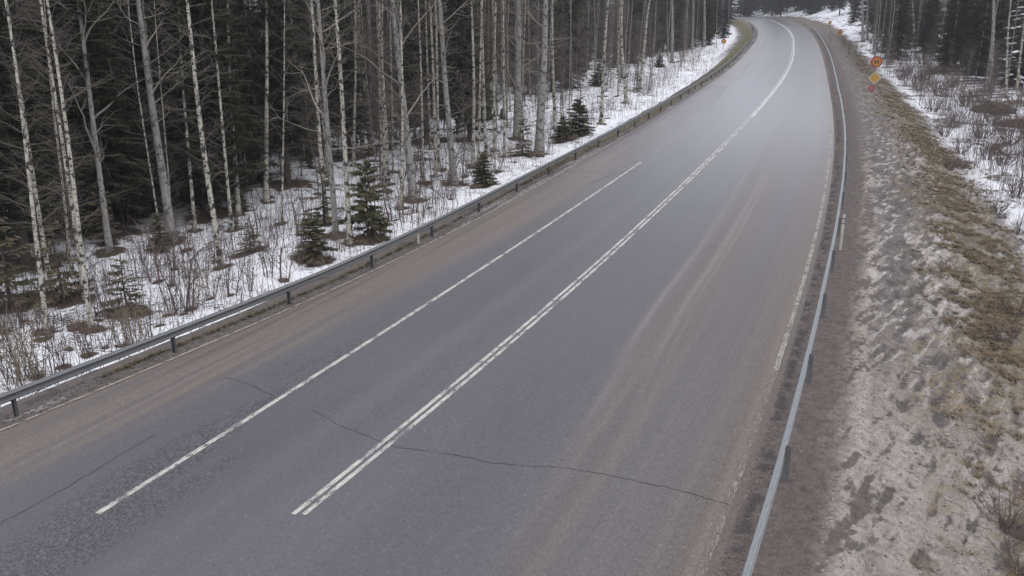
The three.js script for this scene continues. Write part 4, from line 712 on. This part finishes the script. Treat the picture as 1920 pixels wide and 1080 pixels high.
scatterStuff('dry_grass', 'short olive grass behind the forest side rail', blade, mBlade, 3000, () => { const s = sLog(16, 230), l = rr(0.25, 0.4 + 1.3 * sstep(35, 60, s)); if (s < 40 && R() < 0.5) return null; const h = rr(0.1, 0.26), t = rr(0.7, 1.2); return { p: at(s, smooth(s, N_LRAIL) - l), sc: V(h, h, h), c: R() < 0.5 ? [0.16 * t, 0.15 * t, 0.07 * t] : [0.25 * t, 0.2 * t, 0.12 * t] }; });
const pebble = (() => { const g = new THREE.IcosahedronGeometry(0.5, 1), p = g.attributes.position; for (let i = 0; i < p.count; i++) { const f = 0.8 + 0.4 * noise(p.getX(i) * 3 + 4, p.getY(i) * 3 + p.getZ(i) * 5); p.setXYZ(i, p.getX(i) * f, p.getY(i) * f * 0.6, p.getZ(i) * f); } g.computeVertexNormals(); return g; })();
const mStone = new THREE.MeshStandardMaterial({ color: 0xffffff, roughness: 0.95 });
scatterStuff('gravel', 'grit and pebbles on the gritty verge', pebble, mStone, 20000, () => { const s = sLog(9, 60), q = R() + 0.2, m = q < 0.45 ? -0.33 + (R() + R() - 1) * 0.22 : rr(-0.3, 4.5); const z = rr(0.008, 0.024) * (R() < 0.04 ? 2.2 : 1), t = rr(0.8, 1.9), d = q < 0.45 ? 0.6 : 1; return { p: at(s, smooth(s, N_RRAIL) + m, z * 0.1), sc: V(z * rr(0.8, 1.4), z, z * rr(0.8, 1.4)), c: [0.125 * t * d, 0.105 * t * d, 0.096 * t * d], tx: rr(-0.4, 0.4) }; });
scatterStuff('snow_lumps', 'lumps of dirty ice on the gritty verge', pebble, mStone, 5000, () => { const s = sLog(9, 70), m = rr(0.7, 6.5), cl = clump(s, m); if (cl < 0.52) return null; const z = rr(0.02, 0.06), t = rr(0.75, 1.1); return { p: at(s, smooth(s, N_RRAIL) + m, -z * 0.12), sc: V(z * rr(1, 1.8), z * 0.8, z * rr(1, 1.8)), c: [0.31 * t, 0.272 * t, 0.245 * t], tx: rr(-0.3, 0.3) }; });
scatterStuff('gravel', 'grit and pebbles under the forest side rail', pebble, mStone, 6000, () => { const s = sLog(12, 60), l = rr(-0.9, 0.5); const z = rr(0.015, 0.055), t = rr(0.4, 1.5); return { p: at(s, smooth(s, N_LRAIL) - l, z * 0.1), sc: V(z * rr(0.8, 1.5), z, z * rr(0.8, 1.5)), c: [0.14 * t, 0.12 * t, 0.105 * t], tx: rr(-0.4, 0.4) }; });
const litterBit = (() => { const C = new MB(); for (let k = 0; k < 5; k++) { const a = rr(0, 6.28); C.tube(crook(V(rr(-0.3, 0.3), 0, rr(-0.3, 0.3)), V(Math.cos(a), rr(0, 0.35), Math.sin(a)), rr(0.2, 0.7), 3, 0.3, -0.03), (q) => lerp(0.012, 0.004, q), 3, 1); } return C.geo(); })();
scatterStuff('twig_litter', 'fallen twigs and litter on the forest snow', litterBit, mBlade, 5000, () => { const s = sLog(10, 150), l = 1.8 + 30 * R() * R() + 6 * R(); const t = rr(0.5, 1.2), z = rr(0.4, 1.1); return { p: at(s, smooth(s, N_LRAIL) - l, 0.01), sc: V(z, z, z), c: [0.1 * t, 0.078 * t, 0.062 * t] }; });
const upright = (() => { const C = new MB(); for (let k = 0; k < 4; k++) { const o = V(rr(-0.25, 0.25), -0.05, rr(-0.25, 0.25)); C.tube(crook(o, V(rr(-0.25, 0.25), 1, rr(-0.25, 0.25)), rr(0.5, 1.1), 4, 0.1, 0.02), (q) => lerp(0.009, 0.003, q), 3, rr(0.7, 1.2)); } return C.geo(); })();
scatterStuff('undergrowth', 'thin upright stems poking through the snow', upright, mBlade, 6500, () => { const right = R() < 0.62, s = sLog(right ? 25 : 12, 170), z = rr(0.5, 1.5), t = rr(0.6, 1.2); const p = right ? at(s, smooth(s, N_RRAIL) + 6.2 + 20 * R() * R() + 4 * R()) : at(s, smooth(s, N_LRAIL) - (1.6 + 20 * R() * R() + 8 * R())); return { p, sc: V(z, z, z), c: [0.13 * t, 0.095 * t, 0.08 * t] }; });

camera.updateProjectionMatrix();
renderer.render(scene, camera);
